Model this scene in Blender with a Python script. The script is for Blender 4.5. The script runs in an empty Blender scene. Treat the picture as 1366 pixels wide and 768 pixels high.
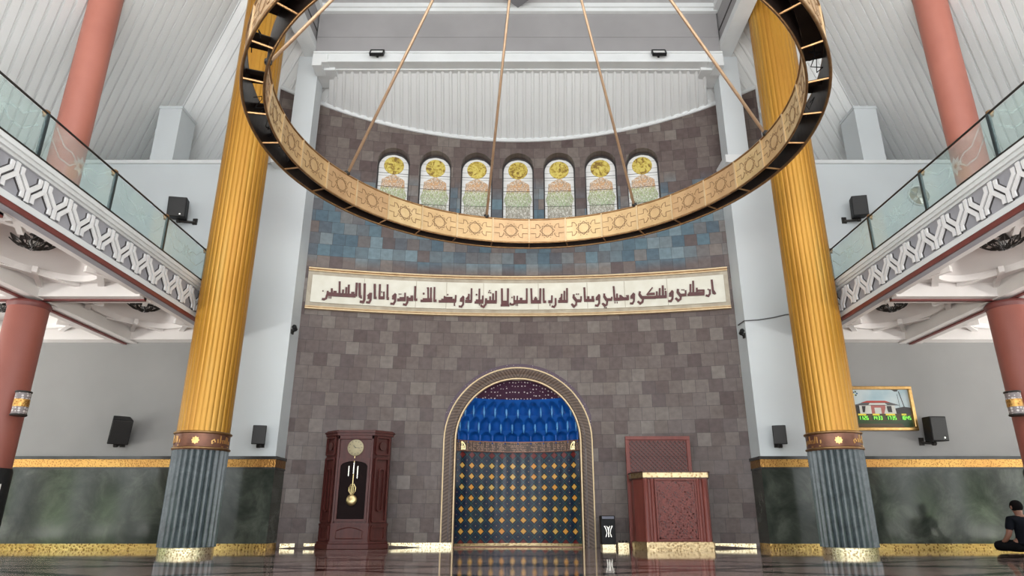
import bpy, bmesh, math, random
from math import sin, cos, pi, atan, atan2, sqrt, radians, tan, hypot
from mathutils import Vector, Matrix
from mathutils.geometry import delaunay_2d_cdt

random.seed(7)
SC = bpy.context.scene
COL = SC.collection

# ------------------------------------------------------------------ camera
FPX = 890.0
PITCH = atan(309 / 890.0)
cam_d = bpy.data.cameras.new('camera')
cam_d.sensor_width = 36.0
cam_d.lens = FPX / 1366 * 36
cam_d.shift_x = -8 / 1366
cam_d.clip_start = 0.05
cam = bpy.data.objects.new('camera', cam_d)
cam.location = (0, 0, 0.5)
cam.rotation_euler = (pi / 2 + PITCH, 0, 0)
COL.objects.link(cam)
SC.camera = cam

# ------------------------------------------------------------------ world, lights, exposure
world = bpy.data.worlds.new('world')
SC.world = world
world.use_nodes = True
bg = world.node_tree.nodes['Background']
bg.inputs['Color'].default_value = (0.93, 0.965, 1.0, 1)
bg.inputs['Strength'].default_value = 3.3

SC.view_settings.view_transform = 'Standard'
SC.view_settings.look = 'None'
SC.view_settings.gamma = 1.0
SC.view_settings.use_curve_mapping = False
SC.view_settings.exposure = -0.05


def area(name, loc, rot, sx, sy, power, color):
    l = bpy.data.lights.new(name, 'AREA')
    l.shape = 'RECTANGLE'
    l.size, l.size_y = sx, sy
    l.energy = power
    l.color = color
    o = bpy.data.objects.new(name, l)
    o.location, o.rotation_euler = loc, rot
    COL.objects.link(o)
    return o


# added side uplights standing in for paving bounce; rear daylight through the arcade
for sx in (-1, 1):
    area('side_uplight', (sx * 16.0, 2.0, -0.05), (pi, 0, 0), 3.4, 22.0, 11000, (1.0, 0.97, 0.93))
area('floor_fill_uplight', (0, -5.0, 0.02), (pi, 0, 0), 20.0, 7.0, 4800, (1.0, 0.98, 0.95))  # added fill lamp on the hall floor, aimed up at the roofs
area('rear_daylight', (0, -10.2, 2.2), (radians(96), 0, 0), 26.0, 3.6, 1200, (0.93, 0.97, 1.0))


# ------------------------------------------------------------------ helpers
def prop(o, label=None, cat=None, group=None, kind=None):
    if label: o['label'] = label
    if cat: o['category'] = cat
    if group: o['group'] = group
    if kind: o['kind'] = kind
    return o


def thing(name, loc, label, cat, group=None):
    o = bpy.data.objects.new(name, None)
    o.empty_display_size = 0.1
    o.location = loc
    COL.objects.link(o)
    return prop(o, label, cat, group, 'thing')


class MB:
    """collects shapes in world coordinates, links them as one mesh object"""
    def __init__(s):
        s.v, s.f, s.m, s.uv = [], [], [], None

    def add(s, vs, fs, mi=0):
        n = len(s.v)
        s.v += [tuple(v) for v in vs]
        s.f += [tuple(i + n for i in f) for f in fs]
        s.m += [mi] * len(fs)
        return s

    def box(s, x0, x1, y0, y1, z0, z1, mi=0, M=None):
        vs = [(x0, y0, z0), (x1, y0, z0), (x1, y1, z0), (x0, y1, z0),
              (x0, y0, z1), (x1, y0, z1), (x1, y1, z1), (x0, y1, z1)]
        if M is not None: vs = [M @ Vector(v) for v in vs]
        return s.add(vs, [(0, 3, 2, 1), (4, 5, 6, 7), (0, 1, 5, 4), (1, 2, 6, 5), (2, 3, 7, 6), (3, 0, 4, 7)], mi)

    def prism(s, poly, z0, z1, mi=0, M=None, taper=1.0):
        """poly in xy, extruded along z"""
        n = len(poly)
        cx = sum(p[0] for p in poly) / n; cy = sum(p[1] for p in poly) / n
        vs = [(p[0], p[1], z0) for p in poly] + [(cx + (p[0] - cx) * taper, cy + (p[1] - cy) * taper, z1) for p in poly]
        if M is not None: vs = [M @ Vector(v) for v in vs]
        fs = [tuple(range(n - 1, -1, -1)), tuple(range(n, 2 * n))]
        fs += [(i, (i + 1) % n, n + (i + 1) % n, n + i) for i in range(n)]
        return s.add(vs, fs, mi)

    def lathe(s, prof, c=(0, 0, 0), n=24, mi=0, M=None, a0=0.0, a1=2 * pi, cap=True, mod=None):
        """prof: list of (r, z) ; mod(angle)->radius factor"""
        full = abs(a1 - a0 - 2 * pi) < 1e-6
        k = n if full else n + 1
        vs = []
        for r, z in prof:
            for i in range(k):
                a = a0 + (a1 - a0) * i / n
                rr = r * (mod(i) if mod else 1)
                vs.append((c[0] + rr * cos(a), c[1] + rr * sin(a), c[2] + z))
        if M is not None: vs = [M @ Vector(v) for v in vs]
        fs = []
        for j in range(len(prof) - 1):
            for i in range(n):
                b = (i + 1) % k
                fs.append((j * k + i, j * k + b, (j + 1) * k + b, (j + 1) * k + i))
        if cap and full:
            fs.append(tuple(range(k - 1, -1, -1)))
            fs.append(tuple((len(prof) - 1) * k + i for i in range(k)))
        return s.add(vs, fs, mi)

    def tube(s, pts, r, n=6, mi=0, closed=False, cap=True):
        pts = [Vector(p) for p in pts]
        m = len(pts)
        rs = r if isinstance(r, (list, tuple)) else [r] * m
        vs = []
        up = None
        for i, p in enumerate(pts):
            if closed: t = (pts[(i + 1) % m] - pts[i - 1])
            else: t = pts[min(i + 1, m - 1)] - pts[max(i - 1, 0)]
            t.normalize()
            if up is None:
                up = Vector((0, 0, 1)) if abs(t.z) < 0.9 else Vector((1, 0, 0))
            a = t.cross(up).normalized()
            b = a.cross(t).normalized()
            up = b
            for k in range(n):
                q = 2 * pi * k / n
                vs.append(p + (a * cos(q) + b * sin(q)) * rs[i])
        fs = []
        for i in range(m if closed else m - 1):
            j = (i + 1) % m
            for k in range(n):
                l = (k + 1) % n
                fs.append((i * n + k, i * n + l, j * n + l, j * n + k))
        if cap and not closed:
            fs.append(tuple(range(n - 1, -1, -1)))
            fs.append(tuple((m - 1) * n + k for k in range(n)))
        return s.add(vs, fs, mi)

    def grid(s, fn, nu, nv, mi=0, closeu=False):
        ku = nu if closeu else nu + 1
        vs = [fn(i / nu, j / nv) for j in range(nv + 1) for i in range(ku)]
        fs = []
        for j in range(nv):
            for i in range(nu):
                b = (i + 1) % ku
                fs.append((j * ku + i, j * ku + b, (j + 1) * ku + b, (j + 1) * ku + i))
        return s.add(vs, fs, mi)

    def strokes(s, polys, mapf, th, mi=0):
        """polys: [(pts2d, width)], mapf(u, v, h)->world ; flat-ended strokes th thick"""
        for q, (pts, w) in enumerate(polys):
            h = th + 0.0006 * (q % 7)
            n = len(pts)
            L, Rr = [], []
            for i in range(n):
                p = pts[i]
                a = pts[max(i - 1, 0)]; b = pts[min(i + 1, n - 1)]
                dx, dy = b[0] - a[0], b[1] - a[1]
                l = hypot(dx, dy) or 1
                k = 1.0
                if 0 < i < n - 1:
                    d1 = (p[0] - a[0], p[1] - a[1]); l1 = hypot(*d1) or 1
                    k = 1 / max(0.5, abs((d1[0] * dx + d1[1] * dy) / (l1 * l)))
                nx, ny = -dy / l * w / 2 * k, dx / l * w / 2 * k
                L.append((p[0] + nx, p[1] + ny)); Rr.append((p[0] - nx, p[1] - ny))
            loop = L + Rr[::-1]
            vs = [mapf(u, v, 0) for u, v in loop] + [mapf(u, v, h) for u, v in loop]
            N = len(loop)
            fs = []
            for i in range(n - 1):
                fs.append((N + i, N + i + 1, N + N - 2 - i, N + N - 1 - i))
            for i in range(N):
                j = (i + 1) % N
                fs.append((i, j, N + j, N + i))
            s.add(vs, fs, mi)
        return s

    def build(s, name, mats, parent=None, smooth=False, kind=None, uvf=None, bevel=0, loc=None, recalc=True, auto=None):
        me = bpy.data.meshes.new(name)
        off = Vector((0, 0, 0))
        p = parent
        while p is not None:
            off += p.location
            p = p.parent
        if parent is None and loc is not None: off = Vector(loc)
        me.from_pydata([Vector(v) - off for v in s.v], [], s.f)
        if not isinstance(mats, (list, tuple)): mats = [mats]
        for m in mats: me.materials.append(m)
        if len(mats) > 1:
            me.polygons.foreach_set('material_index', s.m)
        if uvf:
            ul = me.uv_layers.new(name='UVMap')
            for lp in me.loops:
                ul.data[lp.index].uv = uvf(s.v[lp.vertex_index])
        if recalc:
            bm = bmesh.new(); bm.from_mesh(me)
            bmesh.ops.recalc_face_normals(bm, faces=bm.faces)
            bm.to_mesh(me); bm.free()
        if smooth:
            me.polygons.foreach_set('use_smooth', [True] * len(me.polygons))
        if auto:
            me.polygons.foreach_set('use_smooth', [True] * len(me.polygons))
            me.set_sharp_from_angle(angle=auto)
        me.update()
        o = bpy.data.objects.new(name, me)
        COL.objects.link(o)
        if parent is not None: o.parent = parent
        elif loc is not None: o.location = loc
        if kind: o['kind'] = kind
        if bevel:
            b = o.modifiers.new('bevel', 'BEVEL')
            b.width = bevel; b.segments = 2; b.limit_method = 'ANGLE'
        return o


def struct(name, mb, mats, **k):
    return mb.build(name, mats, kind='structure', **k)


# ------------------------------------------------------------------ materials
def nt(name):
    m = bpy.data.materials.new(name)
    m.use_nodes = True
    t = m.node_tree
    return m, t, t.nodes['Principled BSDF']


def N(t, typ, **kw):
    n = t.nodes.new(typ)
    for k, v in kw.items():
        if k in n.inputs: n.inputs[k].default_value = v
        else: setattr(n, k, v)
    return n


def math_n(t, op, a, b=None, clamp=False):
    n = t.nodes.new('ShaderNodeMath'); n.operation = op; n.use_clamp = clamp
    for i, x in enumerate((a, b)):
        if x is None: continue
        if isinstance(x, (int, float)): n.inputs[i].default_value = x
        else: t.links.new(x, n.inputs[i])
    return n.outputs[0]


def ramp(t, fac, stops, interp='LINEAR'):
    r = t.nodes.new('ShaderNodeValToRGB')
    r.color_ramp.interpolation = interp
    e = r.color_ramp.elements
    while len(e) < len(stops): e.new(0.5)
    for el, (p, c) in zip(e, stops):
        el.position = p; el.color = (*c, 1) if len(c) == 3 else c
    t.links.new(fac, r.inputs[0])
    return r.outputs[0]


def mixc(t, fac, a, b):
    n = t.nodes.new('ShaderNodeMix'); n.data_type = 'RGBA'
    for s, x in ((0, fac), (6, a), (7, b)):
        if isinstance(x, tuple): n.inputs[s].default_value = (*x, 1)
        elif isinstance(x, (int, float)): n.inputs[s].default_value = x
        else: t.links.new(x, n.inputs[s])
    return n.outputs[2]


def mat(name, c1, c2=None, rough=0.5, metal=0.0, scale=5.0, bump=0.0, bscale=None, detail=3.0, emit=None, es=0.0, stretch=None, coat=0.0, spec=0.5):
    m, t, p = nt(name)
    p.inputs['Roughness'].default_value = rough
    p.inputs['Metallic'].default_value = metal
    p.inputs['Specular IOR Level'].default_value = spec
    if coat:
        p.inputs['Coat Weight'].default_value = coat
        p.inputs['Coat Roughness'].default_value = 0.08
    tc = N(t, 'ShaderNodeTexCoord')
    src = tc.outputs['Object']
    if stretch:
        mp = N(t, 'ShaderNodeMapping'); mp.inputs['Scale'].default_value = stretch
        t.links.new(src, mp.inputs['Vector']); src = mp.outputs[0]
    if c2 is None: c2 = tuple(x * 0.9 for x in c1)
    nz = N(t, 'ShaderNodeTexNoise'); nz.inputs['Scale'].default_value = scale; nz.inputs['Detail'].default_value = detail
    t.links.new(src, nz.inputs['Vector'])
    t.links.new(ramp(t, nz.outputs['Fac'], [(0.3, c1), (0.7, c2)]), p.inputs['Base Color'])
    if bump:
        nb = N(t, 'ShaderNodeTexNoise'); nb.inputs['Scale'].default_value = bscale or scale * 4
        nb.inputs['Detail'].default_value = 4
        t.links.new(src, nb.inputs['Vector'])
        b = N(t, 'ShaderNodeBump'); b.inputs['Strength'].default_value = bump; b.inputs['Distance'].default_value = 0.02
        t.links.new(nb.outputs['Fac'], b.inputs['Height'])
        t.links.new(b.outputs[0], p.inputs['Normal'])
    if emit:
        p.inputs['Emission Color'].default_value = (*emit, 1)
        p.inputs['Emission Strength'].default_value = es
    return m


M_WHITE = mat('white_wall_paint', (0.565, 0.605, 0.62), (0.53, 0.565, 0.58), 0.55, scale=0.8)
M_GREYW = mat('grey_wall_panel', (0.27, 0.268, 0.262), (0.23, 0.23, 0.225), 0.6, scale=0.9)  # darker grey, used only on the wall beneath the galleries
M_ROOF = mat('white_corrugated_metal', (0.74, 0.755, 0.75), (0.69, 0.705, 0.70), 0.45, scale=0.5)
M_TRIM = mat('white_plaster_trim', (0.66, 0.68, 0.68), (0.60, 0.62, 0.62), 0.5, scale=2)
M_GREYP = mat('grey_beam_paint', (0.29, 0.282, 0.284), (0.25, 0.243, 0.245), 0.6, scale=1.2)
M_CEILP = mat('pale_grey_ceiling_paint', (0.5, 0.5, 0.505), (0.44, 0.44, 0.445), 0.6, scale=1.5, bump=0.1)
M_DIAM = mat('dark_grey_panel', (0.2, 0.2, 0.21), None, 0.5, scale=3)
M_COFFER = mat('plaster_off_white', (0.72, 0.695, 0.675), (0.66, 0.635, 0.615), 0.6, scale=1.5)
M_RED = mat('brick_red_trim', (0.17, 0.042, 0.036), (0.14, 0.034, 0.03), 0.45, scale=6)
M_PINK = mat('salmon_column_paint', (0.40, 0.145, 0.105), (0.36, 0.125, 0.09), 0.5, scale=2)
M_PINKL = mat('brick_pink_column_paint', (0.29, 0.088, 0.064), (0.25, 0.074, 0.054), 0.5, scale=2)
M_SLAB = mat('grey_fascia_panel', (0.31, 0.31, 0.335), (0.27, 0.27, 0.295), 0.55, scale=4)
M_RELIEF = mat('white_relief_plaster', (0.72, 0.72, 0.72), (0.66, 0.66, 0.66), 0.5, scale=8)
M_LEAD = mat('dark_outline', (0.05, 0.045, 0.045), None, 0.6)
M_BLACK = mat('black_plastic', (0.012, 0.012, 0.013), (0.02, 0.02, 0.02), 0.55, scale=12, spec=0.15)
M_BLACKM = mat('black_iron', (0.018, 0.016, 0.014), (0.03, 0.026, 0.022), 0.5, metal=0.4, scale=20)
M_STEELD = mat('dark_green_steel', (0.03, 0.045, 0.05), (0.045, 0.06, 0.065), 0.35, metal=0.5, scale=8)
M_BRONZE = mat('aged_bronze', (0.36, 0.22, 0.10), (0.24, 0.13, 0.06), 0.35, metal=0.85, scale=10)
M_GOLDB = mat('bright_gold', (0.78, 0.50, 0.20), (0.62, 0.36, 0.12), 0.28, metal=0.9, scale=14)
M_BRASS = mat('brass', (0.70, 0.56, 0.30), (0.55, 0.42, 0.2), 0.3, metal=0.9, scale=10)
M_COPPERBAND = mat('copper_brown_band', (0.20, 0.09, 0.055), (0.14, 0.065, 0.045), 0.35, metal=0.6, scale=8)
M_WOODR = mat('reddish_mahogany', (0.085, 0.022, 0.018), (0.055, 0.014, 0.012), 0.36, spec=0.3, scale=3, stretch=(6, 6, 0.6), detail=6)
M_WOODP = mat('red_brown_pulpit_wood', (0.20, 0.052, 0.04), (0.145, 0.036, 0.029), 0.38, spec=0.3, scale=3, stretch=(6, 6, 0.6), detail=6)
M_WOODD = mat('dark_carved_wood', (0.075, 0.02, 0.016), (0.05, 0.014, 0.011), 0.45, scale=6)
M_DARKGL = mat('dark_cabinet_interior', (0.012, 0.007, 0.007), None, 0.6, scale=4, spec=0.05)
M_SILVER = mat('silver_metal', (0.75, 0.72, 0.66), (0.6, 0.58, 0.52), 0.25, metal=0.9, scale=12)
M_CREAM = mat('aged_cream_marble', (0.68, 0.665, 0.575), (0.60, 0.575, 0.475), 0.4, scale=3.5, detail=5)
M_CREAMD = mat('aged_ochre_marble', (0.42, 0.37, 0.28), (0.30, 0.25, 0.18), 0.4, scale=5, detail=5)
M_MAROON = mat('maroon_lettering', (0.095, 0.018, 0.016), (0.07, 0.014, 0.013), 0.45, scale=9)
M_CHD = mat('chandelier_dark_interior', (0.03, 0.02, 0.016), (0.018, 0.012, 0.010), 0.4, metal=0.3, scale=6)
M_ROD = mat('copper_rod', (0.52, 0.36, 0.23), (0.44, 0.29, 0.18), 0.4, metal=0.5, scale=10)
M_ENGR = mat('engraved_brown_line', (0.23, 0.135, 0.06), None, 0.5)
M_DIAL = mat('pale_brass_dial', (0.36, 0.31, 0.19), (0.29, 0.25, 0.15), 0.45, metal=0.3, scale=10)
M_GLAMP = mat('white_lamp_glass', (0.8, 0.8, 0.78), None, 0.2)
M_TROUSER = mat('black_trousers', (0.008, 0.008, 0.009), None, 0.9, spec=0.05)
M_SHIRT = mat('black_navy_shirt', (0.012, 0.013, 0.018), (0.007, 0.008, 0.011), 0.9, scale=6, spec=0.05)
M_SKIN = mat('skin', (0.30, 0.15, 0.10), (0.26, 0.125, 0.085), 0.5, scale=8)
M_HAIR = mat('black_hair', (0.006, 0.005, 0.005), None, 0.9, scale=40, spec=0.1)


def mat_panel(name, c1, c2):
    return mat(name, c1, c2, 0.42, metal=0.5, scale=5, bump=0.15, bscale=25)


M_CHG = [mat_panel('ring_gilt_panel', (0.56, 0.39, 0.20), (0.47, 0.31, 0.15)),
         mat_panel('ring_coppery_panel', (0.53, 0.35, 0.185), (0.44, 0.28, 0.145)),
         mat_panel('ring_pale_panel', (0.62, 0.46, 0.25), (0.52, 0.37, 0.18))]


def mat_gold_column():
    m, t, p = nt('gilded_reeding')
    tc = N(t, 'ShaderNodeTexCoord')
    nz = N(t, 'ShaderNodeTexNoise'); nz.inputs['Scale'].default_value = 1.3; nz.inputs['Detail'].default_value = 4
    mp = N(t, 'ShaderNodeMapping'); mp.inputs['Scale'].default_value = (3, 3, 0.25)
    t.links.new(tc.outputs['Object'], mp.inputs['Vector']); t.links.new(mp.outputs[0], nz.inputs['Vector'])
    t.links.new(ramp(t, nz.outputs['Fac'], [(0.3, (0.40, 0.18, 0.021)), (0.55, (0.455, 0.225, 0.027)), (0.75, (0.44, 0.25, 0.05))]), p.inputs['Base Color'])
    p.inputs['Metallic'].default_value = 0.40
    p.inputs['Roughness'].default_value = 0.30
    return m


def mat_gold_strip(name, ca, cb, dark, metal=0.85, rough=0.3, sc=14):
    """embossed gilt border"""
    m, t, p = nt(name)
    tc = N(t, 'ShaderNodeTexCoord')
    vo = N(t, 'ShaderNodeTexVoronoi'); vo.inputs['Scale'].default_value = sc * 1.6
    t.links.new(tc.outputs['Object'], vo.inputs['Vector'])
    nz = N(t, 'ShaderNodeTexNoise'); nz.inputs['Scale'].default_value = 1.2; nz.inputs['Detail'].default_value = 3
    t.links.new(tc.outputs['Object'], nz.inputs['Vector'])
    base = ramp(t, nz.outputs['Fac'], [(0.35, ca), (0.65, cb)])
    k = ramp(t, vo.outputs['Distance'], [(0.28, (0, 0, 0)), (0.42, (1, 1, 1))])
    t.links.new(mixc(t, k, dark, base), p.inputs['Base Color'])
    p.inputs['Metallic'].default_value = metal
    p.inputs['Roughness'].default_value = rough
    b = N(t, 'ShaderNodeBump'); b.inputs['Strength'].default_value = 0.5; b.inputs['Distance'].default_value = 0.01
    t.links.new(vo.outputs['Distance'], b.inputs['Height']); t.links.new(b.outputs[0], p.inputs['Normal'])
    return m


def mat_marble(name, stops, rough, scale, disto=1.5, streak=None):
    m, t, p = nt(name)
    tc = N(t, 'ShaderNodeTexCoord')
    src = tc.outputs['Object']
    if streak:
        mp = N(t, 'ShaderNodeMapping'); mp.inputs['Scale'].default_value = streak
        t.links.new(src, mp.inputs['Vector']); src = mp.outputs[0]
    nz = N(t, 'ShaderNodeTexNoise'); nz.inputs['Scale'].default_value = scale; nz.inputs['Detail'].default_value = 8
    nz.inputs['Roughness'].default_value = 0.65; nz.inputs['Distortion'].default_value = disto
    t.links.new(src, nz.inputs['Vector'])
    t.links.new(ramp(t, nz.outputs['Fac'], stops), p.inputs['Base Color'])
    p.inputs['Roughness'].default_value = rough
    return m


M_GOLDCOL = mat_gold_column()
M_GSTRIP = mat_gold_strip('gilt_border_strip', (0.50, 0.29, 0.085), (0.42, 0.21, 0.06), (0.24, 0.12, 0.035), sc=20)
M_GBASE = mat_gold_strip('gilt_mosaic_base', (0.64, 0.45, 0.16), (0.52, 0.32, 0.095), (0.24, 0.13, 0.035), sc=14)
M_SBASE = mat_gold_strip('pale_gilt_base', (0.86, 0.78, 0.56), (0.78, 0.66, 0.42), (0.4, 0.3, 0.15), sc=18)
M_PGOLD = mat_gold_strip('pulpit_gilt_band', (0.50, 0.39, 0.23), (0.42, 0.31, 0.17), (0.29, 0.20, 0.10), sc=12)
M_DADO = mat_marble('dark_green_marble', [(0.3, (0.018, 0.022, 0.018)), (0.5, (0.045, 0.052, 0.042)), (0.62, (0.08, 0.088, 0.072)), (0.75, (0.12, 0.13, 0.11))], 0.11, 1.8, 0.5)
M_DCAP = mat('dark_marble_cap', (0.05, 0.05, 0.047), (0.03, 0.03, 0.028), 0.2, scale=6)
M_MARBLEC = mat_marble('grey_green_marble', [(0.3, (0.035, 0.047, 0.052)), (0.5, (0.06, 0.077, 0.083)), (0.75, (0.10, 0.122, 0.127))], 0.14, 3.0)


def mat_floor():
    m, t, p = nt('polished_granite_floor')
    tc = N(t, 'ShaderNodeTexCoord')
    sp = N(t, 'ShaderNodeSeparateXYZ'); t.links.new(tc.outputs['Object'], sp.inputs[0])
    x, y = sp.outputs[0], sp.outputs[1]
    # dark bands: diamonds of 2.6 m and straight bands
    a = math_n(t, 'ADD', math_n(t, 'MULTIPLY', x, 0.5), y)
    b = math_n(t, 'SUBTRACT', math_n(t, 'MULTIPLY', x, 0.5), y)
    da = math_n(t, 'ABSOLUTE', math_n(t, 'SUBTRACT', math_n(t, 'FRACT', math_n(t, 'DIVIDE', a, 1.9)), 0.5))
    db = math_n(t, 'ABSOLUTE', math_n(t, 'SUBTRACT', math_n(t, 'FRACT', math_n(t, 'DIVIDE', b, 1.9)), 0.5))
    dy = math_n(t, 'ABSOLUTE', math_n(t, 'SUBTRACT', math_n(t, 'FRACT', math_n(t, 'DIVIDE', y, 2.35)), 0.5))
    band = math_n(t, 'LESS_THAN', math_n(t, 'MINIMUM', math_n(t, 'MINIMUM', da, db), math_n(t, 'MULTIPLY', dy, 1.3)), 0.055)
    nz = N(t, 'ShaderNodeTexNoise'); nz.inputs['Scale'].default_value = 3; nz.inputs['Detail'].default_value = 8
    t.links.new(tc.outputs['Object'], nz.inputs['Vector'])
    base = ramp(t, nz.outputs['Fac'], [(0.3, (0.22, 0.15, 0.13)), (0.7, (0.29, 0.21, 0.185))])
    t.links.new(mixc(t, band, base, (0.012, 0.010, 0.010)), p.inputs['Base Color'])
    p.inputs['Roughness'].default_value = 0.06
    p.inputs['IOR'].default_value = 1.45
    return m


M_FLOOR = mat_floor()


def mat_slate():
    """slate tiles of mixed size; UV = metres along the wall"""
    m, t, p = nt('slate_tiles')
    uv = N(t, 'ShaderNodeUVMap')
    sp = N(t, 'ShaderNodeSeparateXYZ'); t.links.new(uv.outputs[0], sp.inputs[0])
    T = 0.265
    v = math_n(t, 'DIVIDE', sp.outputs[1], T)
    row = math_n(t, 'FLOOR', v)
    rn = N(t, 'ShaderNodeTexWhiteNoise'); rn.noise_dimensions = '1D'; t.links.new(row, rn.inputs['W'])
    u = math_n(t, 'ADD', math_n(t, 'DIVIDE', sp.outputs[0], T), rn.outputs['Value'])
    colm = math_n(t, 'FLOOR', u)
    cb = N(t, 'ShaderNodeCombineXYZ'); t.links.new(colm, cb.inputs[0]); t.links.new(row, cb.inputs[1])
    wn = N(t, 'ShaderNodeTexWhiteNoise'); wn.noise_dimensions = '3D'; t.links.new(cb.outputs[0], wn.inputs['Vector'])
    tile = ramp(t, wn.outputs['Value'], [(0.0, (0.088, 0.062, 0.059)), (0.3, (0.112, 0.084, 0.077)), (0.6, (0.130, 0.102, 0.092)), (0.88, (0.152, 0.124, 0.110)), (1.0, (0.178, 0.152, 0.136))])
    # blue mixed into the tile colours in the upper middle courses
    w2 = N(t, 'ShaderNodeTexWhiteNoise'); w2.noise_dimensions = '3D'
    ad = N(t, 'ShaderNodeVectorMath'); ad.operation = 'ADD'; ad.inputs[1].default_value = (17.3, 5.1, 2.0)
    t.links.new(cb.outputs[0], ad.inputs[0]); t.links.new(ad.outputs[0], w2.inputs['Vector'])
    nz = N(t, 'ShaderNodeTexNoise'); nz.inputs['Scale'].default_value = 0.5; nz.inputs['Detail'].default_value = 1
    t.links.new(uv.outputs[0], nz.inputs['Vector'])
    hz = ramp(t, math_n(t, 'DIVIDE', sp.outputs[1], 10.0), [(0.54, (0, 0, 0)), (0.585, (1, 1, 1)), (0.72, (1, 1, 1)), (0.80, (0.35,) * 3), (0.84, (0, 0, 0))])
    f = math_n(t, 'MULTIPLY', hz, math_n(t, 'ADD', math_n(t, 'MULTIPLY', w2.outputs['Value'], 0.75), math_n(t, 'MULTIPLY', nz.outputs['Fac'], 0.55)))
    fb = ramp(t, f, [(0.34, (0, 0, 0)), (0.85, (1, 1, 1))])
    blue = ramp(t, wn.outputs['Value'], [(0.0, (0.072, 0.115, 0.15)), (0.5, (0.10, 0.16, 0.195)), (1.0, (0.17, 0.235, 0.265))])
    col = mixc(t, fb, tile, blue)
    fine = N(t, 'ShaderNodeTexNoise'); fine.inputs['Scale'].default_value = 9; fine.inputs['Detail'].default_value = 6
    t.links.new(uv.outputs[0], fine.inputs['Vector'])
    mm = N(t, 'ShaderNodeMix'); mm.data_type = 'RGBA'; mm.blend_type = 'MULTIPLY'; mm.inputs[0].default_value = 0.55
    t.links.new(col, mm.inputs[6]); t.links.new(ramp(t, fine.outputs['Fac'], [(0.3, (0.65, 0.63, 0.62)), (0.7, (1.15, 1.15, 1.15))]), mm.inputs[7])
    # thin dark joints
    fu = math_n(t, 'ABSOLUTE', math_n(t, 'SUBTRACT', math_n(t, 'FRACT', u), 0.5))
    fv = math_n(t, 'ABSOLUTE', math_n(t, 'SUBTRACT', math_n(t, 'FRACT', v), 0.5))
    jt = math_n(t, 'GREATER_THAN', math_n(t, 'MAXIMUM', fu, fv), 0.482)
    t.links.new(mixc(t, math_n(t, 'MULTIPLY', jt, 0.55), mm.outputs[2], (0.03, 0.027, 0.026)), p.inputs['Base Color'])
    rr = math_n(t, 'ADD', math_n(t, 'MULTIPLY', w2.outputs['Value'], 0.25), 0.30)
    t.links.new(rr, p.inputs['Roughness'])
    p.inputs['Specular IOR Level'].default_value = 0.3
    b = N(t, 'ShaderNodeBump'); b.inputs['Strength'].default_value = 0.25; b.inputs['Distance'].default_value = 0.02
    t.links.new(math_n(t, 'ADD', fine.outputs['Fac'], math_n(t, 'MULTIPLY', wn.outputs['Value'], 0.6)), b.inputs['Height'])
    t.links.new(b.outputs[0], p.inputs['Normal'])
    return m


M_SLATE = mat_slate()


def mat_niche_tiles():
    """UV in cells: u columns, v rows"""
    m, t, p = nt('navy_tiles_gold_diamonds')
    uv = N(t, 'ShaderNodeUVMap')
    sp = N(t, 'ShaderNodeSeparateXYZ'); t.links.new(uv.outputs[0], sp.inputs[0])
    fx = math_n(t, 'ABSOLUTE', math_n(t, 'SUBTRACT', math_n(t, 'FRACT', sp.outputs[0]), 0.5))
    fy = math_n(t, 'ABSOLUTE', math_n(t, 'SUBTRACT', math_n(t, 'FRACT', sp.outputs[1]), 0.5))
    d = math_n(t, 'ADD', fx, fy)
    cb = N(t, 'ShaderNodeCombineXYZ')
    t.links.new(math_n(t, 'FLOOR', sp.outputs[0]), cb.inputs[0]); t.links.new(math_n(t, 'FLOOR', sp.outputs[1]), cb.inputs[1])
    wn = N(t, 'ShaderNodeTexWhiteNoise'); t.links.new(cb.outputs[0], wn.inputs['Vector'])
    gold = ramp(t, wn.outputs['Value'], [(0, (0.62, 0.27, 0.045)), (0.5, (0.60, 0.33, 0.07)), (1, (0.52, 0.36, 0.10))])
    inr = math_n(t, 'MULTIPLY', math_n(t, 'GREATER_THAN', sp.outputs[1], 0.0), math_n(t, 'LESS_THAN', sp.outputs[1], 7.0))
    red = mixc(t, inr, (0.13, 0.02, 0.02), gold)
    lim_in = math_n(t, 'LESS_THAN', d, 0.27)
    lim_br = math_n(t, 'LESS_THAN', d, 0.36)
    navy = mixc(t, math_n(t, 'LESS_THAN', math_n(t, 'ABSOLUTE', math_n(t, 'SUBTRACT', d, 0.5)), 0.03), (0.012, 0.018, 0.04), (0.02, 0.075, 0.075))
    navy = mixc(t, math_n(t, 'GREATER_THAN', d, 0.95), navy, (0.35, 0.22, 0.12))
    c = mixc(t, lim_br, navy, (0.05, 0.018, 0.015))
    c = mixc(t, lim_in, c, red)
    t.links.new(c, p.inputs['Base Color'])
    p.inputs['Roughness'].default_value = 0.09
    p.inputs['Specular IOR Level'].default_value = 0.2
    return m


M_NICHE = mat_niche_tiles()
M_BLUE = mat('cobalt_blue_glaze', (0.006, 0.085, 0.36), (0.004, 0.06, 0.27), 0.36, scale=5, spec=0.35)
M_BLUEL = mat('pale_blue_pendant', (0.05, 0.22, 0.50), None, 0.25)


def mat_dots(name, base, dot, sc, rough=0.4, thr=0.16):
    m, t, p = nt(name)
    tc = N(t, 'ShaderNodeTexCoord')
    vo = N(t, 'ShaderNodeTexVoronoi'); vo.inputs['Scale'].default_value = sc; vo.inputs['Randomness'].default_value = 0.35
    t.links.new(tc.outputs['Object'], vo.inputs['Vector'])
    k = math_n(t, 'LESS_THAN', vo.outputs['Distance'], thr)
    t.links.new(mixc(t, k, base, dot), p.inputs['Base Color'])
    p.inputs['Roughness'].default_value = rough
    return m


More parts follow.
